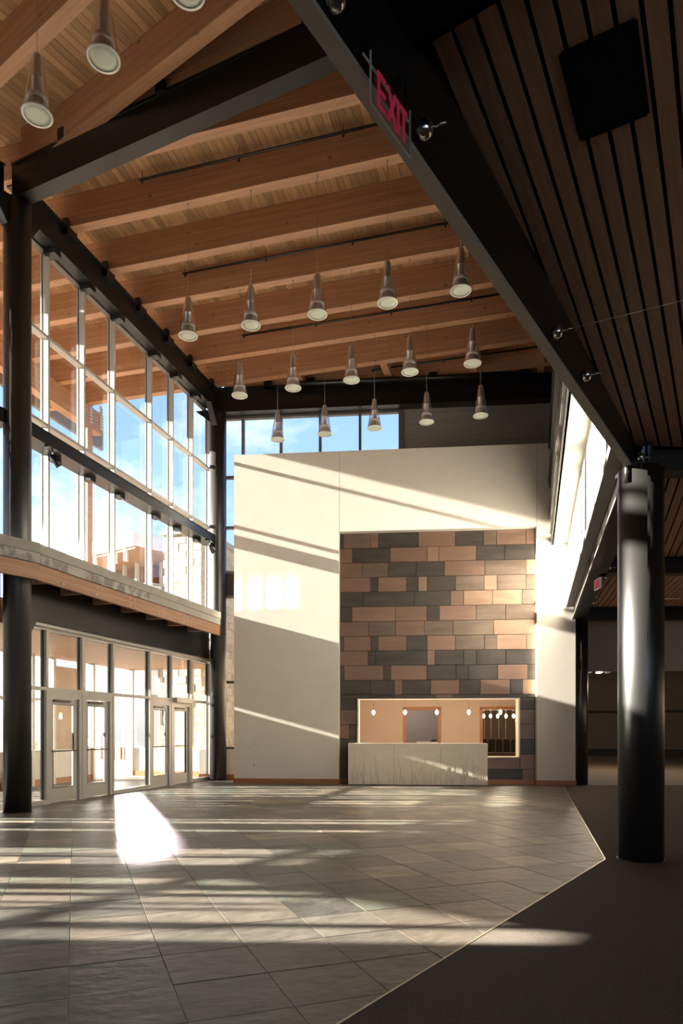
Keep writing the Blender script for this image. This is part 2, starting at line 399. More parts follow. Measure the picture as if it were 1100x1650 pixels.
for k, rw in enumerate(rows):
    tk = re.findall(r'(\d+)([A-Z]?)', rw); z1 = RZ - .01 - k * RH; z0 = z1 - RH + .006
    for (a, c), (b, _) in zip(tk, tk[1:]):
        x0, x1 = sx(int(a)) + .003, sx(int(b)) - .003
        segs = [(x0, x1, z0, z1)]
        if z0 < OZ1 and z1 > OZ0:                      # cut the service opening out
            ns = []
            if z1 > OZ1 + .02: ns.append((x0, x1, OZ1 + .01, z1))
            zz1 = min(z1, OZ1)
            if z0 < OZ0 - .02: ns.append((x0, x1, z0, OZ0 - .01)); 
            zz0 = max(z0, OZ0)
            if x0 < OX0 - .02: ns.append((x0, min(x1, OX0 - .01), zz0, zz1))
            if x1 > OX1 + .02: ns.append((max(x0, OX1 + .01), x1, zz0, zz1))
            # panels wholly beside the opening stay in one piece
            if x1 <= OX0 + .02 or x0 >= OX1 - .02: ns = [(x0, x1, z0, z1)]
            elif z0 < OZ1 < z1 or z0 < OZ0 < z1:
                ns = [t for t in ns if t[3] - t[2] > .02]
            segs = ns
        for (p0, p1, q0, q1) in segs:
            if p1 - p0 < .02: continue
            pr = R.uniform(.008, .020); at = ((p0 + p1) / 2, .22, (q0 + q1) / 2); b_ = .004
            mbp = MB(); y1 = .22; y0 = .22 - pr
            mbp.add([(p0, y1, q0), (p1, y1, q0), (p1, y1, q1), (p0, y1, q1), (p0 + b_, y0, q0 + b_), (p1 - b_, y0, q0 + b_), (p1 - b_, y0, q1 - b_), (p0 + b_, y0, q1 - b_)],
                    [(4, 5, 6, 7), (0, 1, 5, 4), (1, 2, 6, 5), (2, 3, 7, 6), (3, 0, 4, 7)])
            wb.part('copper_panel', mbp, 'c' + c, at=at)
# opening frame
wb.part('opening_frame', MB().box(OX0, OX0 + .035, .12, .6, OZ0, OZ1).box(OX1 - .035, OX1, .12, .6, OZ0, OZ1).box(OX0, OX1, .16, .6, OZ1 - .02, OZ1)
        .box(OX0, OX1, .12, .6, OZ0, OZ0 + .03), 'plaster')
for nm, zc in (('outlet_plate', .98), ('outlet_plate', .42)):
    t = wb.part('outlet_plate', MB().box(.50, .58, -.012, 0, zc, zc + .12), 'white')
    wb.part('socket', MB().box(.522, .558, -.016, -.012, zc + .02, zc + .05).box(.522, .558, -.016, -.012, zc + .07, zc + .10), 'greywall', parent=t)

# ------------------------------------------------ back office behind the opening
of = Thing('wall_office', TW, (0, 0, 0), kind='structure', base=WB)
YB = 3.3
D1 = (4.46, 5.60); D2 = (6.77, 7.94)                   # doorways in the office back wall
of.part('partition', MB().box(2.4, D1[0], YB, YB + .15, 0, 3).box(D1[1], D2[0], YB, YB + .15, 0, 3).box(D2[1], 8.9, YB, YB + .15, 0, 3)
        .box(D1[0], D1[1], YB, YB + .15, 2.1, 3).box(D2[0], D2[1], YB, YB + .15, 2.1, 3), 'tanwall')
of.part('side_wall', MB().box(2.3, 2.4, .36, 8, 0, 3).box(8.9, 9.0, .36, 8, 0, 3), 'tanwall')
of.part('ceiling_panel', MB().box(2.3, 9.0, .36, 8, 2.75, 2.85), 'tanwall')
of.part('rear_wall', MB().box(2.3, 6.2, 6.4, 6.5, 0, 2.9), 'greywall')
of.part('rear_wall', MB().box(6.2, 9.0, 7.0, 7.1, 0, 2.9), 'hallwall')
of.part('divider', MB().box(6.15, 6.25, YB + .15, 7, 0, 2.9), 'greywall')
for k, (a, b) in enumerate((D1, D2)):
    single('door_%d' % (k + 11), MB().box(a, a + .09, YB - .03, YB + .17, 0, 2.1).box(b - .09, b, YB - .03, YB + .17, 0, 2.1).box(a, b, YB - .03, YB + .17, 2.02, 2.12),
           'trimwood', TW, base=WB, kind='structure')
ol = bpy.data.lights.new('office_fill', 'POINT'); ol.energy = 30; ol.color = (1, .93, .86); ol.shadow_soft_size = .2  # unseen lamp added to brighten the room beyond the left doorway
olo = bpy.data.objects.new('office_fill', ol); COL.objects.link(olo); _x, _y = rotz(TW, 4.6, 4.9); olo.location = (_x + WB[0], _y + WB[1], 2.5)
wt = Thing('worktop', TW, (5.2, 5.6, 0), 'low white shelf unit with papers beyond the left office doorway', 'shelf', base=WB)
wt.part('top', MB().box(4.9, 5.9, 5.3, 5.9, .98, 1.02), 'white')
wt.part('cabinet', MB().box(4.95, 5.85, 5.35, 5.88, 0, .98), 'white')
single('paper_tray', MB().box(5.35, 5.62, 5.45, 5.7, 1.021, 1.05).box(5.40, 5.56, 5.5, 5.65, 1.05, 1.09), 'dark', TW, (5.48, 5.57, 1.021), base=WB,
       label='small dark tray on the white shelf beyond the left doorway', cat='tray')
# black high-backed chairs and strings of lamps beyond the right doorway
for i in range(5):
    xx = 7.05 + i * .235; yy = 4.7 - i * .02
    c = Thing('office_chair', TW, (xx, yy, 0), ['leftmost', 'second from left', 'middle', 'fourth from left', 'rightmost'][i] + ' black upright chair back beyond the right office doorway', 'chair', 'black chairs beyond the doorway', base=WB)
    b = MB(); prof = [(-.10, .80), (-.105, 1.10), (-.09, 1.19), (-.05, 1.22), (.05, 1.22), (.09, 1.19), (.105, 1.10), (.10, .80)]
    n = len(prof)
    b.add([(xx + p, yy - .03, z) for p, z in prof] + [(xx + p * .9, yy + .03, z) for p, z in prof],
          [tuple(range(n)), tuple(range(2 * n - 1, n - 1, -1))] + [(i_, n + i_, n + (i_ + 1) % n, (i_ + 1) % n) for i_ in range(n)])
    b.v = [(p_[0], p_[1], p_[2] - .1) for p_ in b.v]; c.part('backrest', b, 'rubber')
    c.part('seat', MB().box(xx - .1, xx + .1, yy + .05, yy + .45, .44, .5), 'rubber')
    for dx in (-.08, .08):
        for dy in (.07, .42): c.part('leg', MB().tube((xx + dx, yy + dy, 0), (xx + dx, yy + dy, .44), .012, n=6), 'metal')
    c.part('back_post', MB().box(xx - .02, xx + .02, yy + .02, yy + .05, .48, .78), 'metal')
single('side_counter', MB().box(6.95, 8.35, 4.15, 4.4, .66, .70).box(7.0, 8.3, 4.2, 4.38, 0, .66), 'hallwall', TW, (7.5, 4.3, 0), base=WB,
       label='narrow brown ledge counter in front of the black chairs', cat='counter')

def bulb(name, s, y, z, ztop, r, label, grp, lit=0):
    t = Thing(name, TW, (s, y, z), label, 'lamp', grp, base=WB)
    t.part('cord', MB().tube((s, y, z + r * 1.6), (s, y, ztop), .004, n=6), 'wire')
    t.part('cap', MB().lathe([(.001, r * 2.2), (r * .5, r * 2.1), (r * .55, r * 1.3), (.001, r * 1.3)], 10, (s, y, z)), 'metal')
    if lit:
        pl = bpy.data.lights.new('bulb_light', 'POINT'); pl.energy = lit; pl.color = (1, .80, .58); pl.shadow_soft_size = r
        po = bpy.data.objects.new('bulb_light', pl); COL.objects.link(po); po.parent = t.o; po.location = (0, 0, -r * 2)
    t.part('globe', MB().lathe([(.001, -r * 1.5), (r * .45, -r * 1.3), (r * .85, -r * .6), (r, 0), (r * .8, r * .8), (r * .45, r * 1.35), (.001, r * 1.4)], 14, (s, y, z)), 'bulb')
    return t
nth = ['first', 'second', 'third', 'fourth', 'fifth']
for i, px in enumerate((601.5, 652.5, 703.5, 755, 806)):
    k = (px - 550) / 1120; y = 1.2                         # row of counter pendants
    # solve for s on the line y = const in the wall frame
    c_, s_ = math.cos(TW), math.sin(TW)
    s = (k * (WB[1] + y * c_) - WB[0] - y * s_) / (c_ + k * s_)
    bulb('counter_pendant', s, y, 1.90, 2.75, .045, nth[i] + ' small glowing pendant from the left above the reception desk', 'glowing pendants over the reception desk', 16)
for i, px in enumerate((779, 790, 801.5, 815, 827)):
    k = (px - 550) / 1120; y = 5.0; c_, s_ = math.cos(TW), math.sin(TW)
    s = (k * (WB[1] + y * c_) - WB[0] - y * s_) / (c_ + k * s_)
    bulb('string_pendant', s, y, 1.87, 2.75, .045, nth[i] + ' glowing globe from the left seen through the right office doorway', 'glowing globes beyond the doorway', 5)
    single('window_rod', MB().tube((s, 6.8, .2), (s, 6.8, 2.75), .012, n=6), 'metal', TW, (s, 6.8, .2), base=WB,
           label=nth[i] + ' thin pale vertical rod from the left beyond the right doorway', cat='rod', group='thin rods beyond the doorway')

# ------------------------------------------------ reception desk
DX0, DX1 = 3.055, 6.60
dk = Thing('reception_desk', TW, ((DX0 + DX1) / 2, -.02, 0), 'pale cast-stone reception desk carved with tall reeds against the copper wall', 'desk', base=WB)
dw = (DX1 - DX0) / 3
for i in range(3):
    dk.part('front_panel', MB().box(DX0 + i * dw + .003, DX0 + (i + 1) * dw - .003, -.25, -.19, .015, 1.03), 'desk', at=(DX0 + (i + .5) * dw, -.22, 0))
dk.part('side_panel', MB().box(DX0, DX0 + .04, -.19, .15, 0, 1.03), 'desk')
dk.part('side_panel', MB().box(DX1 - .04, DX1, -.19, .15, 0, 1.03), 'desk')
dk.part('core', MB().box(DX0 + .04, DX1 - .04, -.19, .15, .01, 1.02), 'dark')
dk.part('countertop', MB().box(DX0 - .0, DX1 + .0, -.262, .2, 1.03, 1.07), 'desk')
dk.part('top_fascia', MB().box(DX0, DX1, -.256, -.25, .955, 1.03), 'desk')
rd = MB()
for i in range(84):
    s0 = R.uniform(DX0 + .08, DX1 - .1); lean = R.gauss(0, .14); h = R.uniform(.25, .84) if R.random() < .8 else R.uniform(.1, .3)
    if h < .31: lean = R.choice((-1, 1)) * R.uniform(.2, .35)
    pts = []; m_ = 7; r = R.uniform(.002, .004) 
    for q in range(m_ + 1):
        t = q / m_; xx = s0 + lean * (t ** 1.6) * (h / .8) + .015 * math.sin(t * 3 + i)
        pts.append((min(DX1 - .03, max(DX0 + .03, xx)), -.2505, .03 + h * t))
    for q, (a, b) in enumerate(zip(pts, pts[1:])):
        rd.tube(a, b, r * (1 - q / m_ * .6), r * (1 - (q + 1) / m_ * .6), 5)
    if i % 5 == 0:
        for k_ in range(3): rd.tube((pts[m_ - k_ - 1]), (pts[m_ - k_ - 1][0] + R.choice((-1, 1)) * .03, -.2505, pts[m_ - k_ - 1][2] + .05), .004, .001, 5)
dk.part('reed_relief', rd, 'groove_shade', kind='stuff')

# ================================================================== COLUMNS
def column(name, P, r, z1, label, tops=()):
    t = Thing(name, 0, (P[0], P[1], 0), label, 'column')
    t.part('shaft', MB().lathe([(.001, 0), (r, 0), (r, z1), (.001, z1)], 48, (P[0], P[1], 0)), 'colsteel')
    t.part('base_ring', MB().lathe([(r, 0), (r + .012, 0), (r + .012, .012), (r, .012)], 48, (P[0], P[1], 0)), 'steel')
    return t
cR = column('steel_column', RC, .235, 4.22, 'large glossy black round column in the right foreground on carpet')
cL = column('steel_column', LC, .225, 10.45, 'black round column left of the entrance doors at the picture edge')
cF = column('steel_column', FL, .235, 10.3, 'tall black round column at the far end of the window wall')
cH = column('steel_column', FR, .235, 4.22, 'slim dark round column beside the right end of the white wall')
# seat plates / brackets at the tops
cR.part('drain_stub', MB().tube((RC[0] - .20, RC[1] - .13, 4.05), (RC[0] - .20, RC[1] - .13, 4.3), .035, n=14), 'steel')
cR.part('cap_plate', MB().box(RC[0] - .2, RC[0] + .2, RC[1] - .2, RC[1] + .2, 4.2, 4.24), 'steel')
def gusset(t, P, th, z, d, sgn, w=.16, h=.5):
    v, u = unrot(th, *P); b = MB()
    pts = [(0, 0), (d, 0), (.23, -h), (0, -h)]
    vs = []
    for yy in (-w / 2, w / 2): vs += [(*rotz(th, v + yy, u + sgn * p), z + q) for p, q in pts]
    b.add(vs, [(0, 1, 2, 3), (7, 6, 5, 4), (0, 4, 5, 1), (1, 5, 6, 2), (2, 6, 7, 3), (3, 7, 4, 0)]); t.part('gusset', b, 'steel')
gusset(cL, LC, T1, 10.47, .55, 1); gusset(cL, LC, T2, 10.47, .55, -1); gusset(cF, FL, T1, 10.4, .62, -1); gusset(cF, FL, rad(-84.6), 10.4, -.62, -1)
gusset(cL, LC, T1, 3.40, .5, 1, .05, .4); gusset(cF, FL, T1, 3.40, .5, -1, .05, .4)

# ================================================================== STEEL BEAMS
def ibeam(mb, v0, v1, u0, u1, z0, z1, tf=.03, tw=.03, axis='u'):
    c = (v0 + v1) / 2
    if axis == 'u':
        mb.box(v0, v1, u0, u1, z0, z0 + tf).box(v0, v1, u0, u1, z1 - tf, z1).box(c - tw / 2, c + tw / 2, u0, u1, z0 + tf, z1 - tf)
    else:
        c = (u0 + u1) / 2
        mb.box(v0, v1, u0, u1, z0, z0 + tf).box(v0, v1, u0, u1, z1 - tf, z1).box(v0, v1, c - tw / 2, c + tw / 2, z0 + tf, z1 - tf)
    return mb
uL1 = unrot(T1, *LC)[1]; uF1 = unrot(T1, *FL)[1]
# roof edge beam along the windows: outer bottom flange wide, web near the room
def edge_beam(th, u0, u1, v0, v1, label, nb):
    t = Thing('steel_edge_beam', th, ((v0 + v1) / 2, (u0 + u1) / 2, 10.47), label, 'beam')
    t.part('web', MB().box(v1 - .05, v1, u0, u1, 10.49, ZJ), 'steel')
    t.part('bottom_flange', MB().box(v0, v1 + .0, u0, u1, 10.47, 10.50), 'steel')
    t.part('top_flange', MB().box(v0, v1 + .06, u0, u1, ZJ - .03, ZJ - .001), 'steel')
    for uu in nb: t.part('joist_seat', MB().box(v1 - .08, v1 + .10, uu - .14, uu + .14, ZJ - .16, ZJ + .10).box(v1 - .04, v1 + .07, uu - .13, uu + .13, ZJ + .1, ZJ + .16), 'steel', at=(v1, uu, ZJ))
    return t
JF = [9.1, 10.35, 11.60, 12.87, 14.12, 15.38, 16.60, 17.86]          # far faces of the joists, far bay
edge_beam(T1, uL1 + .2, uF1 - .1, VW, -8.59, 'long black roof edge beam above the far windows', [u - .1 for u in JF[2:]])
u2L = unrot(T2, *LC)[1]; v2L = unrot(T2, *LC)[0]
edge_beam(T2, -4, u2L - .2, VW2, VW2 + .33, 'black roof edge beam left of the corner column', [])
# main girder over the bend
gth = math.atan(-MS)
gv0, gu0 = unrot(gth, *LC)
gl = 10.6
gd = Thing('steel_girder', gth, (gv0 + gl / 2, gu0, 10.47), 'massive black steel girder crossing the hall under the wood roof', 'girder')
gd.part('web', MB().box(gv0, gv0 + gl, gu0 - .11, gu0 - .07, 10.5, ZJ + .06).box(gv0, gv0 + gl, gu0 + .07, gu0 + .11, 10.5, ZJ + .06), 'steel')
gd.part('bottom_flange', MB().box(gv0, gv0 + gl, gu0 - .13, gu0 + .12, 10.46, 10.50), 'steel')
gd.part('top_flange', MB().box(gv0, gv0 + gl, gu0 - .13, gu0 + .12, ZJ + .02, ZJ + .06), 'steel')
for f in (1.1, 3.1, 5.6, 8): gd.part('clip_angle', MB().box(gv0 + f, gv0 + f + .16, gu0 - .16, gu0 - .02, ZJ + .04, ZJ + .22), 'steel')
# back steel over the far windows
bb = Thing('steel_back_beam', TW, (5, 0, 10.3), 'black steel beam along the back above the high windows', 'beam', base=FL)
bb.part('web', MB().box(-.2, 10.4, -.02, .02, 10.33, 10.97), 'steel'); bb.part('bottom_flange', MB().box(-.2, 10.4, -.16, .16, 10.3, 10.33), 'steel')
bb.part('top_flange', MB().box(-.2, 10.4, -.16, .16, 10.95, 10.98), 'steel')
for f in (1.35, 2.55, 3.75, 4.7, 5.9, 7.1, 8.3): bb.part('joist_seat', MB().box(f, f + .22, -.2, -.02, 10.95, 11.12), 'steel')
dp = Thing('drain_pipe', TW, (6, 0, 10.8), 'black drain pipe running along the back beam and up to the roof', 'pipe', base=FL)
dp.part('pipe_run', MB().tube((1.75 + .55, -.3, 10.92), (8.6, -.3, 10.92), .06, n=14).tube((2.30, -.3, 10.92), (2.30, -.3, 11.6), .06, n=14), 'steel')
dp.part('elbow', MB().lathe([(.001, -.075), (.055, -.05), (.075, 0), (.055, .05), (.001, .075)], 14, (2.30, -.3, 10.92)), 'steel')

# mid-height beam in the window wall
def mid_beam(th, vc, u0, u1, label):
    t = Thing('window_beam', th, (vc, (u0 + u1) / 2, 6.6), label, 'beam')
    t.part('bottom_flange', MB().box(vc - .2, vc + .2, u0, u1, 6.6, 6.625), 'steel')
    t.part('top_flange', MB().box(vc - .2, vc + .2, u0, u1, 6.82, 6.845), 'steel')
    t.part('web', MB().box(vc + .1, vc + .19, u0, u1, 6.625, 6.82), 'steel')
    return t
mbm = mid_beam(T1, -8.70, uL1 + .1, uF1 - .1, 'black horizontal beam across the middle of the far windows')
mid_beam(T2, VW2 + .22, -4, u2L - .15, 'black horizontal beam of the windows left of corner column')
# turnbuckle lamps under the beam ends
for k, uu in enumerate((uL1 + .85, uF1 - .62)):
    t = Thing('spotlight', T1, (-8.5, uu, 6.6), ['small dark spotlight clamped under window beam near the corner column', 'small dark spotlight clamped under window beam at the far column'][k], 'spotlight')
    t.part('bracket', MB().box(-8.56, -8.44, uu - .12, uu + .12, 6.57, 6.6), 'steel')
    t.part('stem', MB().tube((-8.5, uu, 6.58), (-8.48, uu + .03, 6.44), .018, n=8), 'chrome')
    t.part('head', MB().tube((-8.5, uu + .0, 6.46), (-8.42, uu + .12, 6.28), .045, .065, n=14), 'steel')

# ================================================================== ROOF: joists and deck boards
def run(th, uface, width, v0, v1, keep):
    """horizontal piece across the hall, clipped by the mitre; returns polygon in frame coords"""
    q = fr2w(th, [(v0, uface - width), (v1, uface - width), (v1, uface), (v0, uface)])
    for h in keep:
        if q: q = clip(q, *h)
    return w2fr(th, q)
backline = halfplane((FL[0] + .2 * 0, FL[1] + .0), (FL[0] + 10, FL[1] - .94), (0, 0))
roofback = halfplane((-7.39, 21.17), (-4.44, 20.7), (0, 0))
farroof = [miter(True), roofback]
c1 = Thing('ceiling', T1, (-4, 14, ZJ), kind='structure')
VOUT = -14.0
for k, uf in enumerate(JF + [19.1, 20.3]):
    p = run(T1, uf, .19, VOUT, .75, farroof)
    if area(p) < .1: continue
    c1.part('joist', MB().prism(p, ZJ, ZJ + .61), 'fir', at=((p[0][0] + p[1][0]) / 2, uf - .1, ZJ))
# steel plates bolted on the last joist
bl = MB()
# girder and back glulams sitting on the steel
c1.part('girder_glulam', MB().box(gv0 + .2, gv0 + gl, gu0 - .1, gu0 + .1, ZJ + .061, ZJ + .61), 'fir', at=(gv0, gu0, ZJ)).rotation_euler = (0, 0, 0)
g_ = [o for o in c1.o.children if o.name.startswith('girder_glulam')][0]
gm = MB().box(0, gl - .2, -.1, .1, .061, .61).mesh('girder_glulam', 'fir'); g_.data = gm
lv, lu = unrot(T1, *rotz(gth, gv0 + .2, gu0)); g_.location = (lv + 4, lu - 14, 0); g_.rotation_euler = (0, 0, -(gth - T1))
bg_ = c1.part('back_glulam', MB().box(.3, 10, -.1, .1, 0, .61), 'fir', at=(0, 0, 0))
bg_.data = MB().box(0, 9.9, -.1, .1, 0, .60).mesh('back_glulam', 'fir'); lv, lu = unrot(T1, FL[0] + .2, FL[1] - .02); bg_.location = (lv + 4, lu - 14, 0); bg_.rotation_euler = (0, 0, -(TW - T1))
# short outriggers between the last joist and the back beam
for px, dv in ((346, 0), (480, 0), (618, 0), (757, 0), (872, 0)):
    kx = (px - 550) / 1120; Y = (17.95) / (kx * math.sin(T1) + math.cos(T1)); v = unrot(T1, kx * Y, Y)[0]
    ub = unrot(T1, kx * Y, FL[1] - .094 * (kx * Y - FL[0]))[1] - .02
    if ub - 17.86 < .15: ub = 18.1
    o = c1.part('outrigger', MB().box(v - .09, v + .09, 17.86, ub, ZJ + .01, ZJ + .6), 'firu', at=(v, 17.9, ZJ))
    for s in (-1, 1): c1.part('steel_plate', MB().box(v + s * .17 - .05, v + s * .17 + .05, 17.87, 17.93, ZJ + .02, ZJ + .45), 'steel')
# steel dowel heads on the last joist
for px in (352, 367, 470, 478, 606, 621, 753, 768):
    kx = (px - 550) / 1120; Y = 17.66 / (kx * math.sin(T1) + math.cos(T1)); v = unrot(T1, kx * Y, Y)[0]; b = MB()
    for z in (.12, .25, .38, .5): b.tube((v, 17.655, ZJ + z), (v, 17.67, ZJ + z), .014, n=6)
    c1.part('dowel', b, 'metal')
# deck boards, long side along the far hall
def boards(t, th, v0, v1, u0, u1, wd, keep, z0, z1, name, m, gap=.006):
    v = v0; n = 0
    while v < v1:
        w_ = wd * R.choice((1, 1, 1, 1.0))
        q = fr2w(th, [(v + gap / 2, u0), (v + w_ - gap / 2, u0), (v + w_ - gap / 2, u1), (v + gap / 2, u1)])
        for h in keep:
            if q: q = clip(q, *h)
        p = w2fr(th, q)
        if area(p) > .02:
            us = [a[1] for a in p]; at = (v + w_ / 2, min(us), z0 if not callable(z0) else 0); o = MB().prism(p, z0, z1)
            t.part(name, o, m, at=at); n += 1
        v += w_
    return n
boards(c1, T1, -13.9, .6, 7, 24, .13, farroof, ZD, ZD + .05, 'deck_board', 'deck')
single('ceiling', MB().prism(w2fr(T1, clip(clip(fr2w(T1, [(-14.2, 5), (2.2, 5), (2.2, 24), (-14.2, 24)]), *miter(True)), *roofback)), ZD + .06, ZD + .4), 'steelgrey', T1, kind='structure')
# near bay
nearroof = [miter(False)]
c2 = Thing('ceiling', T2, (-6, 3, ZJ), kind='structure')
for uf in (6.99, 5.73, 4.48, 3.23, 1.98, .73, -.5, 8.24):
    p = run(T2, uf, .19, -16, -1.6, nearroof)
    if area(p) > .1: c2.part('joist', MB().prism(p, ZJ, ZJ + .61), 'fir', at=((p[0][0] + p[1][0]) / 2, uf - .1, ZJ))
boards(c2, T2, -15.9, -1.6, -1, 14, .13, nearroof, ZD, ZD + .05, 'deck_board', 'deck')
single('ceiling', MB().prism(w2fr(T2, clip(fr2w(T2, [(-16.2, -14), (-.5, -14), (-.5, 16), (-16.2, 16)]), *miter(False))), ZD + .06, ZD + .4), 'steelgrey', T2, kind='structure')
# eaves
for th, v, u0, u1, lab in ((T1, VOUT, 11.2, 20.6, ''), (T2, -16.0, -4, 5.2, '')):
    single('trim_2', MB().box(v - .1, v, u0, u1, ZJ - .12, ZD + .45), 'steelgrey', th, kind='structure')
# exterior post-and-beam line
for th, v, u0, u1, posts, lab in ((T1, -12.7, 11.0, 18.45, (17.85,), 'timber eave beam outside the far windows with steel end plates'),
                                  (T2, -15.3, -3, 5.6, (5.3, 0.2), 'timber eave beam outside the near windows')):
    t = Thing('eave_beam', th, (v, (u0 + u1) / 2, 10.36), lab, 'beam')
    t.part('glulam', MB().box(v - .13, v + .13, u0, u1, 10.36, 10.98), 'firu')
    for uu in ([u1 - .55, u1 - .05] if th == T1 else []):
        pl = t.part('end_plate', MB().box(v + .13, v + .145, uu - .09, uu + .05, 10.5, 11.2), 'alum')
        b = MB()
        for zz in range(7): b.tube((v + .145, uu - .05, 10.57 + zz * .09), (v + .16, uu - .05, 10.57 + zz * .09), .015, n=6).tube((v + .145, uu + .02, 10.57 + zz * .09), (v + .16, uu + .02, 10.57 + zz * .09), .015, n=6)
        t.part('bolt', b, 'steel', parent=pl)
    for i, uu in enumerate(posts):
        single('timber_post', MB().box(v - .12, v + .12, uu - .12, uu + .12, 0, 10.36), 'fir', th, (v, uu, 0), label=('timber post outside the far windows, under the eave beam' if th == T1 else ['timber post outside near the corner column', 'timber post outside the near windows'][i]), cat='post')

# ================================================================== PIPES
for k, (uu, va, vb, zz) in enumerate(((11.27, -6.9, .8, 11.45), (13.83, -7.4, .8, 11.45), (16.40, -7.1, .8, 11.45), (18.45, -4.2, .8, 11.2))):
    t = Thing('sprinkler_pipe', T1, (va, uu, zz), ['first', 'second', 'third', 'farthest'][k] + ' thin black sprinkler pipe under the wood deck beyond the girder', 'pipe', 'sprinkler pipes under the roof')
    t.part('pipe', MB().tube((va, uu, zz), (vb, uu, zz), .024, n=10), 'steel')
    b = MB(); h_ = MB(); v = va + .05
    while v < vb: b.tube((v, uu, zz), (v, uu, zz - .07), .014, .02, n=8); h_.tube((v, uu, zz), (v, uu, ZD), .006, n=5); v += 1.9
    t.part('sprinkler_head', b, 'steel'); t.part('hanger', h_, 'steel')
t = Thing('sprinkler_pipe', T2, (-10, 4.95, 11.3), 'paired black sprinkler pipe above the two nearest pendants', 'pipe')
vv0, vv1 = unrot(T2, *( -3.6, 8.9))[0], -1.8
t.part('pipe', MB().tube((-9.0, 5.05, 11.4), (-1.8, 5.05, 11.4), .022, n=10).tube((-9.0, 5.12, 11.4), (-1.8, 5.12, 11.4), .014, n=10), 'steel')
b = MB()
for v in (-8.6, -7.0, -5.3, -3.6): b.tube((v, 5.08, 11.4), (v, 5.08, ZD), .007, n=5).tube((v, 5.05, 11.4), (v, 5.05, 11.33), .018, n=8)
t.part('hanger', b, 'steel')

# ================================================================== WINDOW WALL, far bay (frame 1)
MU = [10.30, 11.23, 12.32, 13.39, 14.92, 15.96, 17.03, 18.12]
ZR = (8.84, 7.17)
def curtain(th, vw, mus, name, z0, z1, rails, depth=.17):
    t = Thing(name, th, (vw, mus[0], z0), kind='structure')
    m0 = t.part('mullion', MB().box(vw - .06, vw + depth - .06, -.028, .028, z0, z1), 'alum', at=(vw, 0, z0)) ; m0.location = (0, 0, 0)
    m0.data = MB().box(-.06, depth - .06, -.028, .028, 0, z1 - z0).mesh('mullion', 'alum')
    for u in mus[1:]: t.again(m0, (0, u - mus[0], 0))
    zs = [z0] + sorted(rails) + [z1]
    gk = MB()
    for a, b in zip(mus, mus[1:]):
        for z in rails: t.part('rail', MB().box(vw - .05, vw + depth - .07, a + .028, b - .028, z - .03, z + .03), 'alum', at=(vw, a, z))
        for z in (z0, z1): t.part('rail', MB().box(vw - .05, vw + .06, a + .028, b - .028, z - .03 if z == z1 else z, z if z == z1 else z + .04), 'steelgrey' if z == z1 else 'alum', at=(vw, a, z))
        for c, d in zip(zs, zs[1:]):
            t.part('pane', MB().box(vw - .045, vw - .033, a + .02, b - .02, c + .02, d - .02), 'glass', at=(vw, a, c))
    for u in mus: gk.box(vw - .032, vw - .012, u - .034, u + .034, z0, z1)
    t.part('gasket', gk, 'gasket')
    return t
w1 = curtain(T1, VW, MU, 'window_1', 3.98, 10.47, ZR)
for u in MU[1:-1]:
    w1.part('anchor_plate', MB().box(VW + .06, VW + .3, u - .10, u + .10, 10.36, 10.46), 'steel', at=(VW, u, 10.4))
    w1.part('anchor_plate', MB().box(VW + .10, VW + .26, u - .02, u + .16, 6.50, 6.6), 'steel', at=(VW, u, 6.5))
MU2 = [6.3, 5.25, 4.2, 2.7, 1.65, .6, -.45, -1.5, -2.02][::-1]
w2 = curtain(T2, VW2, MU2, 'window_2', 3.98, 10.47, ZR)
# storefront head beams and interior ledge
def ledge(th, vin, vout, pts_u, label):
    u0, u1 = pts_u
    t = Thing('entrance_ledge', th, (vin, (u0 + u1) / 2, 3.94), label, 'ledge')
    n = 4; L_ = (u1 - u0) / n
    for i in range(n): t.part('concrete_upper', MB().box(vin - .35, vin, u0 + i * L_, u0 + (i + 1) * L_ - .006, 4.385, 4.55), 'concrete', at=(vin, u0 + i * L_, 4.4))
    for i in range(n): t.part('concrete_lower', MB().box(vin - .34, vin - .012, u0 + i * L_ + .0, u0 + (i + 1) * L_ - .006, 4.215, 4.38), 'stain' if i in ((0, 1, 3) if th == T2 else (0, 1)) else 'concrete', at=(vin, u0 + i * L_ + i, 4.2))
    t.part('slab', MB().box(vout, vin - .3, u0, u1, 4.22, 4.50), 'concrete')
    t.part('wood_fascia', MB().box(vin - .10, vin - .03, u0, u1, 3.94, 4.205), 'firu')
    u = u0 + .5; k = 0
    while u < u1 - .2:
        b = MB()
        for du in (0, .16):
            for z in (4.00, 4.13): b.tube((vin - .03, u + du, z), (vin - .018, u + du, z), .016, n=8)
        t.part('bolt', b, 'collar'); u += 1.15
    for i in range(7):
        uu = u0 + (i + .5) * (u1 - u0) / 7
        t.part('soffit_rib', MB().box(vout + .02, vin - .1, uu - .06, uu + .06, 4.0, 4.2), 'fir', at=(vin, uu, 4))
    return t
kl1 = unrot(T1, -5.06, 11.7)
ledge(T1, -8.0, VW + .12, (kl1[1], 17.05), 'concrete and timber ledge above the entrance doors running to white wall')
kv, ku = unrot(T2, -5.06, 11.7)
ledge(T2, kv, VW2 + .12, (-3, ku), 'concrete and timber ledge left of the corner column')
def headbeam(th, v, u0, u1, label):
    t = Thing('door_header_beam', th, (v, (u0 + u1) / 2, 3.42), label, 'beam')
    t.part('face', MB().box(v - .02, v + .02, u0, u1, 3.42, 4.22), 'steel'); t.part('bottom_flange', MB().box(v - .17, v + .03, u0, u1, 3.40, 3.42), 'steel')
    t.part('stiffener', MB().box(v + .02, v + .03, u0 + .2, u0 + .3, 3.42, 3.98), 'steel')
headbeam(T1, -8.72, uL1 + .18, uF1 - .2, 'deep dark steel beam above the glass entrance doors')
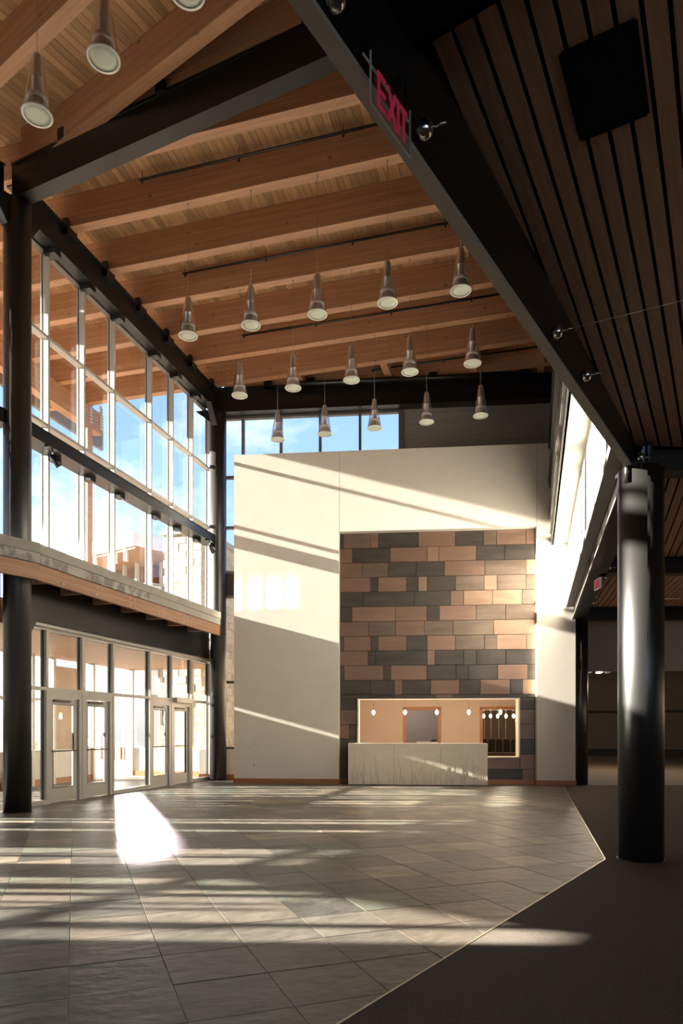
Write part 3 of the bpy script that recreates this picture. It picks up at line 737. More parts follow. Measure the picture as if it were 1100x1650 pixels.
headbeam(T2, VW2 + .2, -3, u2L - .2, 'deep dark steel beam left of the corner column')

# ------------------------------------------------ storefront
ZH, ZT = 3.30, 2.19
DV0, DV1 = VW - .06, VW + .08
def post(t, u, z0, z1, w=.03, parent=None): return t.part('mullion', MB().box(DV0, DV1, u - w, u + w, z0, z1), 'alum', at=(VW, u, 0))
sf = Thing('window_3', T1, (VW, 14, 0), kind='structure')
for u in MU: post(sf, u, 0, ZH)
sf.part('head', MB().box(DV0, DV1, MU[0], MU[-1], ZH, 3.40).box(DV1, DV1 + .08, MU[0], MU[-1], 3.34, 3.40), 'alum')
for a, b in zip(MU, MU[1:]):
    sf.part('rail', MB().box(DV0, DV1, a + .03, b - .03, ZT - .03, ZT + .03), 'alum', at=(VW, a, ZT))
    sf.part('pane', MB().box(VW - .01, VW + .002, a + .02, b - .02, ZT + .03, ZH), 'glass', at=(VW, a, ZT))
for a, b in ((MU[0], MU[1]), (MU[3], MU[4]), (MU[6], MU[7])):
    sf.part('sill', MB().box(DV0, DV1, a + .03, b - .03, 0, .09), 'alum', at=(VW, a, 0))
    sf.part('pane', MB().box(VW - .01, VW + .002, a + .02, b - .02, .09, ZT - .03), 'glass', at=(VW, a, 0))
gk = MB()
for u in MU: gk.box(VW - .03, VW + .02, u - .036, u + .036, 0, ZH)
sf.part('gasket', gk, 'gasket')
def door(n, a, b, frame, vw, th, bar=True):
    t = Thing('door_%d' % n, th, (vw, (a + b) / 2, 0), kind='structure')
    jw = .09
    t.part('frame', MB().box(vw - .06, vw + .07, a + .03, a + .03 + jw, 0, ZT - .03).box(vw - .06, vw + .07, b - .03 - jw, b - .03, 0, ZT - .03).box(vw - .06, vw + .07, a + .12, b - .12, 2.03, ZT - .03), 'alum')
    x0, x1 = a + .125, b - .125
    lf = t.part('leaf', MB().box(vw - .03, vw + .02, x0, x0 + .10, .01, 2.02).box(vw - .03, vw + .02, x1 - .10, x1, .01, 2.02)
                .box(vw - .03, vw + .02, x0 + .1, x1 - .1, 1.90, 2.02).box(vw - .03, vw + .02, x0 + .1, x1 - .1, .01, .29), 'alum')
    t.part('glass', MB().box(vw - .01, vw, x0 + .1, x1 - .1, .29, 1.90), 'glass', parent=lf)
    t.part('glazing_bead', MB().box(vw + .0, vw + .024, x0 + .095, x0 + .107, .285, 1.905).box(vw, vw + .024, x1 - .107, x1 - .095, .285, 1.905)
           .box(vw, vw + .024, x0 + .1, x1 - .1, 1.898, 1.91).box(vw, vw + .024, x0 + .1, x1 - .1, .28, .292), 'gasket', parent=lf)
    t.part('push_bar', MB().tube((vw + .07, x0 + .03, 1.0), (vw + .07, x1 - .02, 1.0), .014, n=10).tube((vw + .02, x0 + .04, 1.0), (vw + .07, x0 + .04, 1.0), .012, n=8)
           .tube((vw + .02, x1 - .04, 1.0), (vw + .07, x1 - .04, 1.0), .012, n=8), 'steelgrey', parent=lf)
    t.part('closer', MB().box(vw + .02, vw + .07, x0 + .1, x1 - .25, 1.955, 1.995), 'steelgrey', parent=lf)
    return t
for n, (i) in enumerate((1, 2, 4, 5)): door(n + 1, MU[i], MU[i + 1], 1, VW, T1)
single('door_operator', MB().box(DV1, DV1 + .12, 16.0, 16.95, ZT - .07, ZT + .06), 'alum', T1, (VW, 16.5, ZT), label='grey door operator box above the second pair of doors', cat='box')
# near bay storefront (outside the frame except its edge; lets the sun in)
sf2 = Thing('window_4', T2, (VW2, 2, 0), kind='structure')
for u in MU2: sf2.part('mullion', MB().box(VW2 - .06, VW2 + .08, u - .03, u + .03, 0, ZH), 'alum', at=(VW2, u, 0))
sf2.part('head', MB().box(VW2 - .06, VW2 + .08, MU2[0], MU2[-1], ZH, 3.40), 'alum')
for a, b in zip(MU2, MU2[1:]):
    sf2.part('rail', MB().box(VW2 - .06, VW2 + .08, a + .03, b - .03, ZT - .03, ZT + .03), 'alum', at=(VW2, a, ZT))
    sf2.part('sill', MB().box(VW2 - .06, VW2 + .08, a + .03, b - .03, 0, .09), 'alum', at=(VW2, a, 0))
    sf2.part('pane', MB().box(VW2 - .01, VW2 + .002, a + .02, b - .02, .09, ZH), 'glass', at=(VW2, a, 0))
# solid wall beyond the glass toward the viewer, closing walls
single('wall_left', MB().box(VW2 - .1, VW2 + .2, -14, MU2[0] - .03, 0, ZD + .3), 'hallwall', T2, kind='structure')
single('wall_front', MB().box(-12.5, 12, -14.2, -14, 0, ZD + .3), 'hallwall', T2, kind='structure')

# ================================================================== BACK WINDOWS (behind and above the white wall)
wbk = Thing('window_5', TW, (0, .3, 0), kind='structure', base=FL)
PXM = [.30, .42, 1.38, 2.62, 3.90, 5.28]
def sfor(px, y=.25):
    k = (px - 550) / 1120; c_, s_ = math.cos(TW), math.sin(TW); return (k * (FL[1] + y * c_) - FL[0] - y * s_) / (c_ + k * s_)
PXM = [.10] + [sfor(p) for p in (392, 453, 516, 580, 644)]
for i_, s in enumerate(PXM): wbk.part('mullion', MB().box(s - .035, s + .035, .17, .32, 0 if i_ < 2 else 5.2, 10.35), 'steelgrey', at=(s, .2, 0))
for a, b in zip(PXM, PXM[1:]):
    for z0_, z1_ in ((.9, 2.75), (2.8, 5.2), (5.9, 7.15), (7.2, 8.6), (8.6, 10.28)):
        if a > PXM[1] - .01 and z0_ < 5.5: continue
        wbk.part('pane', MB().box(a, b, .24, .252, z0_, z1_), 'glass', at=(a, .2, z0_))
    for z in ((.9, 2.77, 5.2, 5.9, 7.17, 8.6, 10.28) if a < PXM[1] - .01 else (5.9, 7.17, 8.6, 10.28)): wbk.part('rail', MB().box(a + .035, b - .035, .18, .31, z - .035, z + .035), 'steelgrey', at=(a, .2, z))
    if a < PXM[1] - .01: wbk.part('spandrel', MB().box(a + .03, b - .03, .2, .27, 5.24, 5.86), 'dark', at=(a, .2, 5.2))
single('wall_rear', MB().box(-.6, PXM[1] + .5, .17, .34, 0, .86), 'plaster', TW, base=FL, kind='structure')
wr = Thing('wall_upper_back', TW, (8, .2, 0), kind='structure', base=FL)
wr.part('sheathing', MB().box(PXM[-1] + .03, 13, .21, .34, 5.86, 11.7), 'greywall')
wr.part('sheathing', MB().box(PXM[1] + .04, 13, .21, .34, 3.0, 5.86), 'greywall')
z = 8.1
while z < 10.9:
    wr.part('cladding_board', MB().box(PXM[-1] + .04, 9.75, .185, .21, z, z + .205), 'clad', at=(6, .2, z)); z += .21
wr.part('edge_trim', MB().box(PXM[-1] + .03, PXM[-1] + .10, .15, .21, 6, 10.4), 'steelgrey')
single('baseboard_rear', MB().box(-.6, 1.2, .14, .17, 0, .16), 'trimwood', TW, base=FL, kind='structure')

# ================================================================== RIGHT CLERESTORY (frame 1)
uR1 = unrot(T1, *RC)[1]; uH1 = unrot(T1, 5.6, 17.68)[1] - .05
UA, UB = uR1 - .1, uH1
sb = Thing('soffit_edge_beam', T1, (1.15, (UA + UB) / 2, 4.23), 'black steel beam from the foreground column back to the slim far column', 'beam')
sb.part('bottom_flange', MB().box(1.0, 1.3, UA, UB + .4, 4.22, 4.245), 'steel')
sb.part('web', MB().box(1.02, 1.05, UA, UB + .4, 4.245, 4.62), 'steel')
sb.part('inner_web', MB().box(1.22, 1.25, UA, UB + .4, 4.245, 4.62), 'steel')
sb.part('edge_strip', MB().box(.985, 1.0, UA, UB + .4, 4.215, 4.255), 'steelgrey')  # lighter grey puts the light on the flange edge into its colour
fs = Thing('wall_right', T1, (.9, (UA + UB) / 2, 4.5), kind='structure')
fs.part('fascia_soffit', MB().box(.84, 1.02, UA, UB, 4.52, 4.56), 'steelgrey')
fs.part('sheathing', MB().box(.90, 1.0, UA + .15, UB, 4.56, ZD), 'white')
u = UA + .15
while u < UB - .05:
    u2_ = min(u + .42, UB)
    fs.part('white_panel', MB().box(.865, .90, u + .012, u2_ - .012, 4.60, 6.16), 'white', at=(.88, u, 4.6)); u = u2_
fs.part('sill_rail', MB().box(.835, .90, UA + .15, UB, 4.56, 4.60), 'white')
fs.part('white_bulkhead', MB().box(.54, .90, UA + .15, UB, 6.16, 6.5), 'white')
dt = Thing('steel_channel', T1, (.5, (UA + UB) / 2, 6.2), 'stack of dark steel channels above the white clerestory on the right', 'beam')
for i, (a, b, c) in enumerate(((6.12, 6.34, .47), (6.40, 6.80, .44), (6.95, 7.6, .42), (7.7, 8.6, .40))):
    dt.part('channel', MB().box(c, .53, UA + .15, UB, a, a + .03).box(c, .53, UA + .15, UB, b - .03, b).box(.50, .53, UA + .15, UB, a, b), 'steelgrey' if i == 1 else 'steel')
single('wall_right_upper', MB().box(.54, .8, UA + .15, UB + 2, 6.5, ZD), 'dark', T1, kind='structure')
# near bay: beam and wall over the soffit edge
v2R, u2R = unrot(T2, *RC)
nb = Thing('soffit_edge_beam', T2, (-1.5, 4, 4.23), 'black steel beam overhead running up left from the foreground column', 'beam')
nb.part('web', MB().box(-1.64, -1.60, -3, u2R - .1, 4.24, 4.86), 'steel')
nb.part('bottom_flange', MB().box(-1.675, -1.60, -3, u2R - .05, 4.21, 4.235), 'lip')
single('wall_right_upper', MB().box(-1.6, -1.3, -14, u2R - .2, 4.9, ZD), 'dark', T2, kind='structure')
single('wall_right_upper', MB().prism([rotz(T2, -1.45, u2R - .22), rotz(T1, .89, UA + .16), rotz(T1, 1.05, UA + .16), rotz(T2, -1.3, u2R - .22)], 4.64, ZD), 'dark', kind='structure')

# ================================================================== HALL SOFFITS
XR = 13.0
def sofbay(name, th, keep, zf, pitch, u0, u1, v0, v1, hole=None):
    t = Thing(name, th, ((v0 + v1) / 2, (u0 + u1) / 2, 4.5), kind='structure')
    boards(t, th, v0, v1, u0, u1, pitch, keep, zf, (lambda x, y: zf(x, y) + .02), 'soffit_board', 'soffit', gap=.024)
    q = fr2w(th, [(v0, u0), (v1, u0), (v1, u1), (v0, u1)])
    for h in keep: q = clip(q, *h)
    p = w2fr(th, q)
    t.part('backing', MB().prism(p, (lambda x, y: zf(x, y) + .035), (lambda x, y: zf(x, y) + .06)), 'black')
    return t
TB1, TB2, TB3 = rad(29.7), rad(19.9), rad(13.6)
def z1f(x, y):
    X, Y = rotz(TB1, x, y); u2 = unrot(T2, X, Y)[1]; return 1.4 + 3.11 + .065 * (7.8 - u2)
k1 = [halfplane(rotz(T2, -1.60, 0), rotz(T2, -1.60, 5), (8, 0)), halfplane((0, 7.62), (1, 7.6), (0, 0)),
      halfplane(rotz(T2, -5, 3.0), rotz(T2, 5, 3.0), (4, 20)), halfplane((6.2, 0), (6.2, 1), (0, 0))]
b1 = sofbay('ceiling', TB1, k1, z1f, .117, 0, 14, -3.2, 5.8)
# square duct opening (black register) as a black slab on the boards, its dark inside painted in
hv0, hv1, hu0, hu1 = None, None, None, None
def at_px(px, py, dz):
    Y = 1120 * dz / (1177 - py); return ((px - 550) / 1120 * Y, Y)
cs = [unrot(TB1, *at_px(px, py, 3.33)) for px, py in ((903, 105), (1024, 53), (1041, 188), (937, 227))]
hv0 = (cs[0][0] + cs[3][0]) / 2; hv1 = (cs[1][0] + cs[2][0]) / 2; hu0 = (cs[0][1] + cs[1][1]) / 2; hu1 = (cs[2][1] + cs[3][1]) / 2
rg = Thing('ceiling_register', TB1, ((hv0 + hv1) / 2, (hu0 + hu1) / 2, z1f(hv0, hu0)), 'square black opening shown by a black slab on the dark board ceiling top right', 'vent')
zz = lambda d: (lambda x, y: z1f(x, y) + d)
rg.part('dark_slab', MB().prism([(hv0, hu0), (hv1, hu0), (hv1, hu1), (hv0, hu1)], zz(-.012), zz(.03)), 'black')
rim = MB()
for a, b, c, d in ((hv0 - .012, hv0, hu0, hu1), (hv1, hv1 + .012, hu0, hu1), (hv0, hv1, hu0 - .012, hu0), (hv0, hv1, hu1, hu1 + .012)):
    rim.prism([(a, c), (b, c), (b, d), (a, d)], zz(-.016), zz(.0))
rg.part('rim_bar', rim, 'black')
flat = lambda z: (lambda x, y: z)
k2 = [halfplane(rotz(T1, 1.25, 0), rotz(T1, 1.25, 5), (9, 9)), halfplane((0, 7.72), (1, 7.72), (0, 20)), halfplane((0, 12.45), (1, 12.44), (0, 0)), halfplane((XR, 0), (XR, 1), (0, 0))]
sofbay('ceiling', TB2, k2, flat(4.50), .125, 4, 18, -2.5, 11)
k3 = [halfplane(rotz(T1, 1.25, 0), rotz(T1, 1.25, 5), (9, 9)), halfplane((0, 12.7), (1, 12.7), (0, 20)), halfplane((0, 17.75), (1, 17.7), (0, 0)), halfplane((XR, 0), (XR, 1), (0, 0))]
sofbay('ceiling', TB3, k3, flat(4.50), .125, 8, 24, -1.5, 11)
single('slot_diffuser', MB().box(7.55, 7.95, 16.3, 16.34, 4.485, 4.499), 'collar', 0, (7.75, 16.3, 4.49), label='short pale slot light in the far board soffit left of the big column', cat='light')
# cross beams
for k, (P, Q, lab) in enumerate((((RC[0] + .1, 7.66), (9.5, 7.64), 'black cross beam running right from the foreground column top'),
                                 ((4.7, 12.58), (12, 12.54), 'black cross beam in the middle of the board soffit'),
                                 ((6.1, 17.85), (13, 17.8), 'black cross beam at the far end of the board soffit'))):
    t = Thing('cross_beam', 0, (P[0], P[1], 4.23), lab, 'beam')
    t.part('bottom_flange', MB().prism([(P[0], P[1] - .12), (Q[0], Q[1] - .12), (Q[0], Q[1] + .12), (P[0], P[1] + .12)], 4.22, 4.245), 'steel')
    t.part('web', MB().prism([(P[0], P[1] - .02), (Q[0], Q[1] - .02), (Q[0], Q[1] + .02), (P[0], P[1] + .02)], 4.245, 4.7), 'steel')
t = Thing('cross_beam', T2, (0, 2.4, 4.23), 'broad black beam face at the top edge of the picture', 'beam')
t.part('bottom_plate', MB().box(-1.595, 4, 1.6, 3.0, 4.7, 4.74), 'black'); t.part('web', MB().box(-1.595, 4, 2.97, 3.0, 4.7, 5.0), 'black')
# closing shells of the dark hall
single('ceiling', MB().prism([rotz(T1, 1.1, 0), (20, -2), (20, 17.9), (6.3, 17.9)], 4.95, 5.1).prism([rotz(T2, -1.45, -14), (20, -12), (20, 8), rotz(T2, -1.45, 8.1)], 5.15, 5.3), 'black', kind='structure')
single('wall_right', MB().box(13.4, 13.6, -12, 18.2, 0, 7).box(30, 30.2, 18, 46, 0, 7), 'hallwall', kind='structure')
single('ceiling', MB().box(5.0, 30, 18.1, 44, 6.6, 6.8), 'dark', kind='structure')
def endwall(y0, y1, z0, z1):
    P, Q = (4, 43.2 + y0), (30, 32.0 + y0); d = y1 - y0
    return MB().prism([P, Q, (Q[0], Q[1] + d), (P[0], P[1] + d)], z0, z1)
single('wall_hall_end', endwall(0, .2, 0, 7), 'endwall', kind='structure')
single('wall_hall_above', MB().box(5.9, 30, 17.95, 18.1, 4.6, 6.9), 'dark', kind='structure')
single('wall_hall_side', MB().box(13.6, 30, 18.0, 18.1, 0, 7), 'hallwall', kind='structure')
single('baseboard_hall_end', endwall(-.1, -.01, 0, .38), 'dark', kind='structure')
single('trim_3', endwall(-.06, -.01, 2.36, 2.5), 'dark', kind='structure')
single('wall_hall_left', MB().prism([(6.32, 18.3), (6.42, 18.3), (7, 38), (6.9, 38)], 0, 7), 'hallwall', kind='structure')
single('wall_bulkhead', MB().box(6.4, 9.4, 24, 24.15, 4.75, 6.6), 'greywall', kind='structure')
t = Thing('sloping_beam', 0, (8.5, 22, 4.6), 'dark sloping beam in the far hall beyond the slim column', 'beam')
t.part('girder', MB().add([(6.4, 22, 4.62), (10, 22, 5.6), (10, 22, 5.9), (6.4, 22, 4.95), (6.4, 22.3, 4.62), (10, 22.3, 5.6), (10, 22.3, 5.9), (6.4, 22.3, 4.95)],
       [(0, 1, 2, 3), (7, 6, 5, 4), (0, 4, 5, 1), (3, 2, 6, 7), (0, 3, 7, 4), (1, 5, 6, 2)]), 'steel')
t.part('hanger', MB().tube((8.6, 22.1, 5.3), (8.6, 22.1, 6.6), .03, n=8), 'steel')
single('hall_beam', MB().box(6.4, 29, 27, 27.3, 3.75, 4.15), 'steel', 0, (9, 27, 3.75), label='low black beam across the dark far hall', cat='beam')
for k, px in enumerate((963, 1087)):
    Yp = 25 if k == 0 else 23.5; X = (px - 550) / 1120 * Yp; z = 1.4 + (1177 - (1083 if k == 0 else 1064)) * Yp / 1120
    t = Thing('track_light', 0, (X, Yp, z), ['cluster of stage lights hanging left of the big column in dark hall', 'cluster of stage lights hanging right of the big column'][k], 'light')
    t.part('track', MB().box(X - .5, X + .55, Yp - .02, Yp + .02, z + .28, z + .33), 'steel')
    for dx in (-.35, 0, .3):
        t.part('head', MB().tube((X + dx, Yp, z + .28), (X + dx * 1.1, Yp - .12, z), .09, .13, n=14), 'steel')
    pl = bpy.data.lights.new('stage_lamp', 'POINT'); pl.energy = 170; pl.color = (1, .8, .6); pl.shadow_soft_size = .12
    po = bpy.data.objects.new('stage_lamp', pl); COL.objects.link(po); po.parent = t.o; po.location = (0, -.14, -.25)
    t.part('lens', MB().tube((X + .0, Yp - .12, z - .001), (X + .0, Yp - .125, z - .02), .12, n=14), 'lit')
    t.part('hanger', MB().tube((X, Yp, z + .3), (X, Yp, 6.6), .02, n=6), 'steel')
t = Thing('exit_sign', 0, at_px(968, 938, 2.9) + (4.1,), 'small lit exit sign hanging from the far soffit left of column', 'sign')
ex, ey = at_px(968, 938, 2.6)
t.part('panel', MB().box(ex - .012, ex + .012, ey, ey + .30, 3.90, 4.09), 'collar'); t.part('stem', MB().tube((ex, ey + .17, 4.09), (ex, ey + .17, 4.48), .01, n=6), 'steel')
t.part('red_face', MB().box(ex - .016, ex - .012, ey + .03, ey + .27, 3.92, 4.07), 'red')

# ================================================================== EXIT SIGN (foreground)
vS = -1.52
sg = Thing('exit_sign', T2, (vS, 2.5, 4.0), 'clear hanging EXIT sign with red letters top centre', 'sign')
P = [unrot(T2, *rotz(T2, vS, 0))]
def u_at(px):
    # u on the line v=vS seen at column px
    k = (px - 550) / 1120; c_, s_ = math.cos(T2), math.sin(T2)
    # X=u s + v c ; Y = u c - v s ; X = kY
    return (k * (-vS * s_) - vS * c_) / (s_ - k * c_)
ua, ub = u_at(597), u_at(660)
zb, ztp = 4.005, 4.20
sg.part('panel', MB().box(vS - .004, vS + .004, ua, ub, zb, ztp), 'signglass')
sg.part('panel_edge', MB().box(vS - .005, vS + .005, ua, ub, zb - .003, zb).box(vS - .005, vS + .005, ua - .002, ua, zb, ztp + .02).box(vS - .005, vS + .005, ub, ub + .002, zb, ztp + .02), 'edge')
sg.part('mount_bar', MB().box(vS - .004, vS + .004, ua - .06, ub - .01, 4.159, 4.163), 'edge')
def stroke(b, pts, w):
    for (x0, z0), (x1, z1) in zip(pts, pts[1:]):
        d = Vector((x1 - x0, z1 - z0)); d.normalize(); nx, nz = -d[1] * w / 2, d[0] * w / 2
        q = [(x0 + nx, z0 + nz), (x1 + nx, z1 + nz), (x1 - nx, z1 - nz), (x0 - nx, z0 - nz)]
        b.add([(vS + .006, x, z) for x, z in q] + [(vS + .003, x, z) for x, z in q], [(0, 1, 2, 3), (7, 6, 5, 4), (0, 4, 5, 1), (1, 5, 6, 2), (2, 6, 7, 3), (3, 7, 4, 0)])
lw = (ub - ua); h0, h1 = zb + .022, zb + .172; wS = .02
for ch, x0, x1 in (('E', .17, .34), ('X', .40, .60), ('I', .66, .66), ('T', .72, .90)):
    a, c = ua + lw * x0, ua + lw * x1; b = MB(); m = (a + c) / 2; hm = (h0 + h1) / 2
    if ch == 'E': stroke(b, [(a, h0), (a, h1)], wS); [stroke(b, [(a, z), (c, z)], wS * .9) for z in (h0 + .009, hm, h1 - .009)]
    if ch == 'X': stroke(b, [(a, h0), (c, h1)], wS); stroke(b, [(a, h1), (c, h0)], wS)
    if ch == 'I': stroke(b, [(a, h0), (a, h1)], wS)
    if ch == 'T': stroke(b, [(m, h0), (m, h1)], wS); stroke(b, [(a, h1 - .009), (c, h1 - .009)], wS * .9)
    sg.part('letter', b, 'red')
sg.part('hanger', MB().box(vS - .008, vS + .008, ua + .02, ua + .04, ztp, 4.36).box(vS - .008, vS + .008, ub - .04, ub - .02, ztp, 4.36).box(-1.60, vS, ua + .02, ua + .04, 4.34, 4.36).box(-1.60, vS, ub - .04, ub - .02, 4.34, 4.36), 'steel')

# ================================================================== CABLE ANCHORS (chrome balls on the beams)
def ball(P, dirv, length, th, nrm, label, r=.046):
    X, Y, z = P
    t = Thing('cable_anchor', 0, (X, Y, z), label, 'anchor', 'polished ball anchors along the soffit beams')
    prof = [(max(.0005, r * math.sin(math.pi * i / 14)), -r * math.cos(math.pi * i / 14)) for i in range(15)]
    t.part('ball', MB().lathe(prof, 22, (X, Y, z)), 'chrome')
    d = Vector(dirv).normalized(); nn = Vector(nrm).normalized()
    t.part('stud', MB().tube(Vector((X, Y, z)), Vector((X, Y, z)) - nn * .075, .014, n=10), 'chrome')
    t.part('clevis', MB().tube(Vector((X, Y, z)) + d * .03, Vector((X, Y, z)) + d * .11, .008, .005, n=8), 'chrome')
    if length > .2: t.part('cable', MB().tube(Vector((X, Y, z)) + d * .1, Vector((X, Y, z)) + d * length, .0022, n=6), 'wire')
n2 = rotz(T2, 1, 0); n1 = rotz(T1, 1, 0)
labs = ['ball anchor cut by the top edge, above the exit sign', 'large ball anchor just below right of the exit sign', 'ball anchor whose long cable crosses the boards', 'ball anchor halfway down to the foreground column', 'ball anchor on top of the foreground column']
for (px, py), lb, ln in zip(((540, 0), (683, 209), (897, 535), (944, 605), (1031, 737)), labs, (.1, .1, 4.2, .12, 3.0)):
    X, Y = at_px(px, py, 2.89); dd = (2639, -1120, 0) if ln < 4 else (2.2, -1.12, .0)
    ball((X, Y, 4.29), dd if py != 737 else (1, -.0, 0), ln, T2, (n2[0], n2[1], 0), lb)
labs = ['nearest small ball beside the big column', 'second small ball left of the big column', 'small ball at the middle cross beam', 'small ball just above the far exit sign', 'small ball near the slim column, upper of two', 'small ball nearest the slim column']
for (px, py), lb in zip(((995, 851), (986, 872), (966, 919), (960, 934), (946, 965), (943, 974)), labs):
    X, Y = at_px(px, py, 2.83); v, u = unrot(T1, X, Y); X, Y = rotz(T1, 1.31, u * 1.0)
    ball((X, Y, 4.27), (1, -.1, 0), .1, T1, (n1[0], n1[1], 0), lb, .04)

# ================================================================== PENDANT LIGHTS
def pendant(X, Y, zb, ztop, label, grp):
    t = Thing('pendant_light', 0, (X, Y, zb), label, 'pendant', grp)
    O = (X, Y, zb)
    t.part('glass_cone', MB().lathe([(.168, .0), (.166, .02), (.060, .66), (.052, .69), (.048, .69), (.056, .655), (.162, .02), (.164, 0), (.168, 0)], 32, O), 'cone')
    t.part('lens', MB().lathe([(.001, .004), (.08, .002), (.150, .006), (.150, .012), (.001, .012)], 32, O), 'lens')
    t.part('rim', MB().lathe([(.150, -.004), (.174, -.004), (.176, .008), (.170, .014), (.150, .012), (.150, -.004)], 32, O), 'collar')
    t.part('reflector', MB().lathe([(.152, .012), (.150, .03), (.125, .09), (.105, .145), (.1, .16), (.001, .16)], 32, O), 'refl')
    t.part('collar', MB().lathe([(.1, .15), (.118, .155), (.118, .20), (.10, .215), (.06, .22), (.05, .15)], 32, O), 'collar')
    t.part('tube', MB().lathe([(.055, .20), (.055, .42), (.058, .422), (.058, .432), (.055, .434), (.05, .60), (.046, .70), (.02, .72), (.001, .72)], 20, O), 'metal')
    c = t.part('cable', MB().tube((X, Y, zb + .71), (X, Y, ztop), .0045, n=6), 'wire')
    t.part('canopy', MB().tube((X, Y, ztop - .012), (X, Y, ztop), .02, .02, n=12), 'wire', parent=c)
rowsP = ((11.5, (303, 404, 511, 624, 742), 8.60, 'front'), (14.03, (386, 472, 566, 660, 761), 8.70, 'middle'), (16.5, (447, 523, 603, 687, 774), 8.74, 'back'))
for uu, pxs, zb_, nm in rowsP:
    for i, px in enumerate(pxs):
        k = (px - 550) / 1120; Y = uu / (k * math.sin(T1) + math.cos(T1))
        pendant(k * Y, Y, zb_, ZJ, 'clear glass cone pendant, %s from the left in the %s row of five' % (nth[i], nm), 'pendants beyond the girder, %s row' % nm)
for (px, py), lb in zip(((60, 198), (167, 107), (302, 0)), ('clear glass cone pendant, leftmost near one at top left', 'clear glass cone pendant, second near one at the top left', 'clear glass cone pendant cut off by the top edge')):
    X, Y = at_px(px, py - 12, 7.2); pendant(X, Y, 8.6, ZD, lb, 'pendants this side of the girder')

# ================================================================== VESTIBULE AND OUTDOORS
single('ground', MB().box(-90, -9.5 - 3, -30, 90, -.4, -.06).box(-90, 60, 20.6, 120, -.4, -.06), 'ground', kind='structure')
VO = -12.1
ve = Thing('wall_vestibule', T1, (VO, 15, 0), kind='structure')
ve.part('roof_slab', MB().box(VO - .1, VW - .1, 9.8, 19.6, 3.30, 3.75), 'fir')
ve.part('low_wall', MB().box(VO - .1, VO + .05, 13.2, 17.2, 0, .86).box(VO, VW - .3, 19.2, 19.35, 0, .86), 'white')
ve.part('sill', MB().box(VO - .12, VO + .08, 13.2, 17.2, .86, .90), 'alum')
ve.part('wood_base', MB().box(VO + .05, VO + .07, 13.2, 17.2, 0, .16).box(VO, VW - .3, 19.17, 19.2, 0, .16), 'trimwood')
for u in (9.9, 10.45, 11.0, 11.55, 12.1, 12.6, 13.2, 13.7, 14.2, 14.7, 15.2, 15.5, 16.75, 17.2, 19.2):  # extra, thickened mullions added to cut the sun on the floor into streaks
    ve.part('mullion', MB().box(VO - .12, VO + .12, u - .05, u + .05, 0, 3.3), 'alum', at=(VO, u, 0))
ve.part('sun_block_panel', MB().box(VO - .08, VO + .04, 15.55, 16.7, .9, 3.1), 'tanwall')  # opaque panel added to keep sun off the foot of the white wall
ve.part('transom', MB().box(VO - .05, VO + .05, 9.9, 17.2, 2.16, 2.22), 'alum')
for a, b in zip((9.9, 11.0, 12.1, 13.2, 14.2, 15.2, 16.2), (11.0, 12.1, 13.2, 14.2, 15.2, 16.2, 17.2)):
    z0_ = .9 if a > 13 else .1
    ve.part('pane', MB().box(VO - .006, VO + .006, a + .02, b - .02, z0_, 3.3), 'glass', at=(VO, a, 0))
for v in (-11.1, -10.0):
    ve.part('mullion', MB().box(v - .03, v + .03, 19.22, 19.34, .9, 3.3), 'alum', at=(v, 19.2, 0))
ve.part('pane', MB().box(VO, VW - .3, 19.27, 19.28, .9, 3.3), 'glass')
for n, (a, b) in enumerate(((9.9, 11.0), (11.0, 12.1))): door(n + 5, a, b, 1, VO, T1)
# tall stone wall beyond the vestibule, coursed blocks
sp = Thing('stone_wall', T1, (-11.6, 23.5, 0), 'tall cream stone wall outside, seen through the last panes by the far column', 'wall')
z = 0; kk = 0
while z < 8.3:
    u = 22.2 - (kk % 2) * .3
    while u < 25.0:
        a, b = max(22.2, u), min(25.0, u + .6); u += .6
        if b - a < .05: continue
        pr = R.uniform(0, .025)
        sp.part('stone', MB().box(-12.0, -11.1 + pr, a + .005, b - .005, z + .005, z + .27), 'stone', at=(-11.5, a, z))
    v = -12.6 + (kk % 2) * .3
    while v < -11.15:
        a, b = max(-12.6, v), min(-11.12, v + .6); v += .6
        if b - a < .05: continue
        sp.part('stone', MB().box(a + .005, b - .005, 22.1 - R.uniform(0, .025), 22.19, z + .005, z + .27), 'stone', at=(a, 22.1, z))
    z += .275; kk += 1
sp.part('core', MB().box(-12.6, -11.12, 22.2, 25.0, 0, 8.3), 'greywall')
sp.part('coping', MB().box(-12.7, -11.0, 22.0, 25.1, 8.3, 8.4), 'concrete')
# canopy outside the near windows, with unseen piers added to streak the floor with shade
cn = Thing('entry_canopy', T2, (-13.4, 2.6, 3.3), 'flat white canopy outside the near windows left of the corner column', 'canopy')
cn.part('slab', MB().box(-14.9, VW2 - .12, -1.75, 6.4, 3.3, 3.6), 'white')
for (ya, yb) in ((4.93, 5.06), (5.45, 5.51), (5.62, 5.68), (6.1, 6.33), (6.56, 7.24), (7.78, 7.83), (8.34, 9.55), (9.8, 10.35), (10.85, 11.6), (11.85, 12.25)):
    ym = (ya + yb) / 2 + .28; xw = (VW2 + ym * math.sin(T2)) / math.cos(T2); xp = xw - 2.6; dy = .28 + .035 * 2.6
    q = [(xp - .2, ya + dy), (xp + .2, ya + dy), (xp + .2, yb + dy), (xp - .2, yb + dy)]
    cn.part('shade_pier', MB().prism(w2fr(T2, q), 0, 3.3), 'stone')
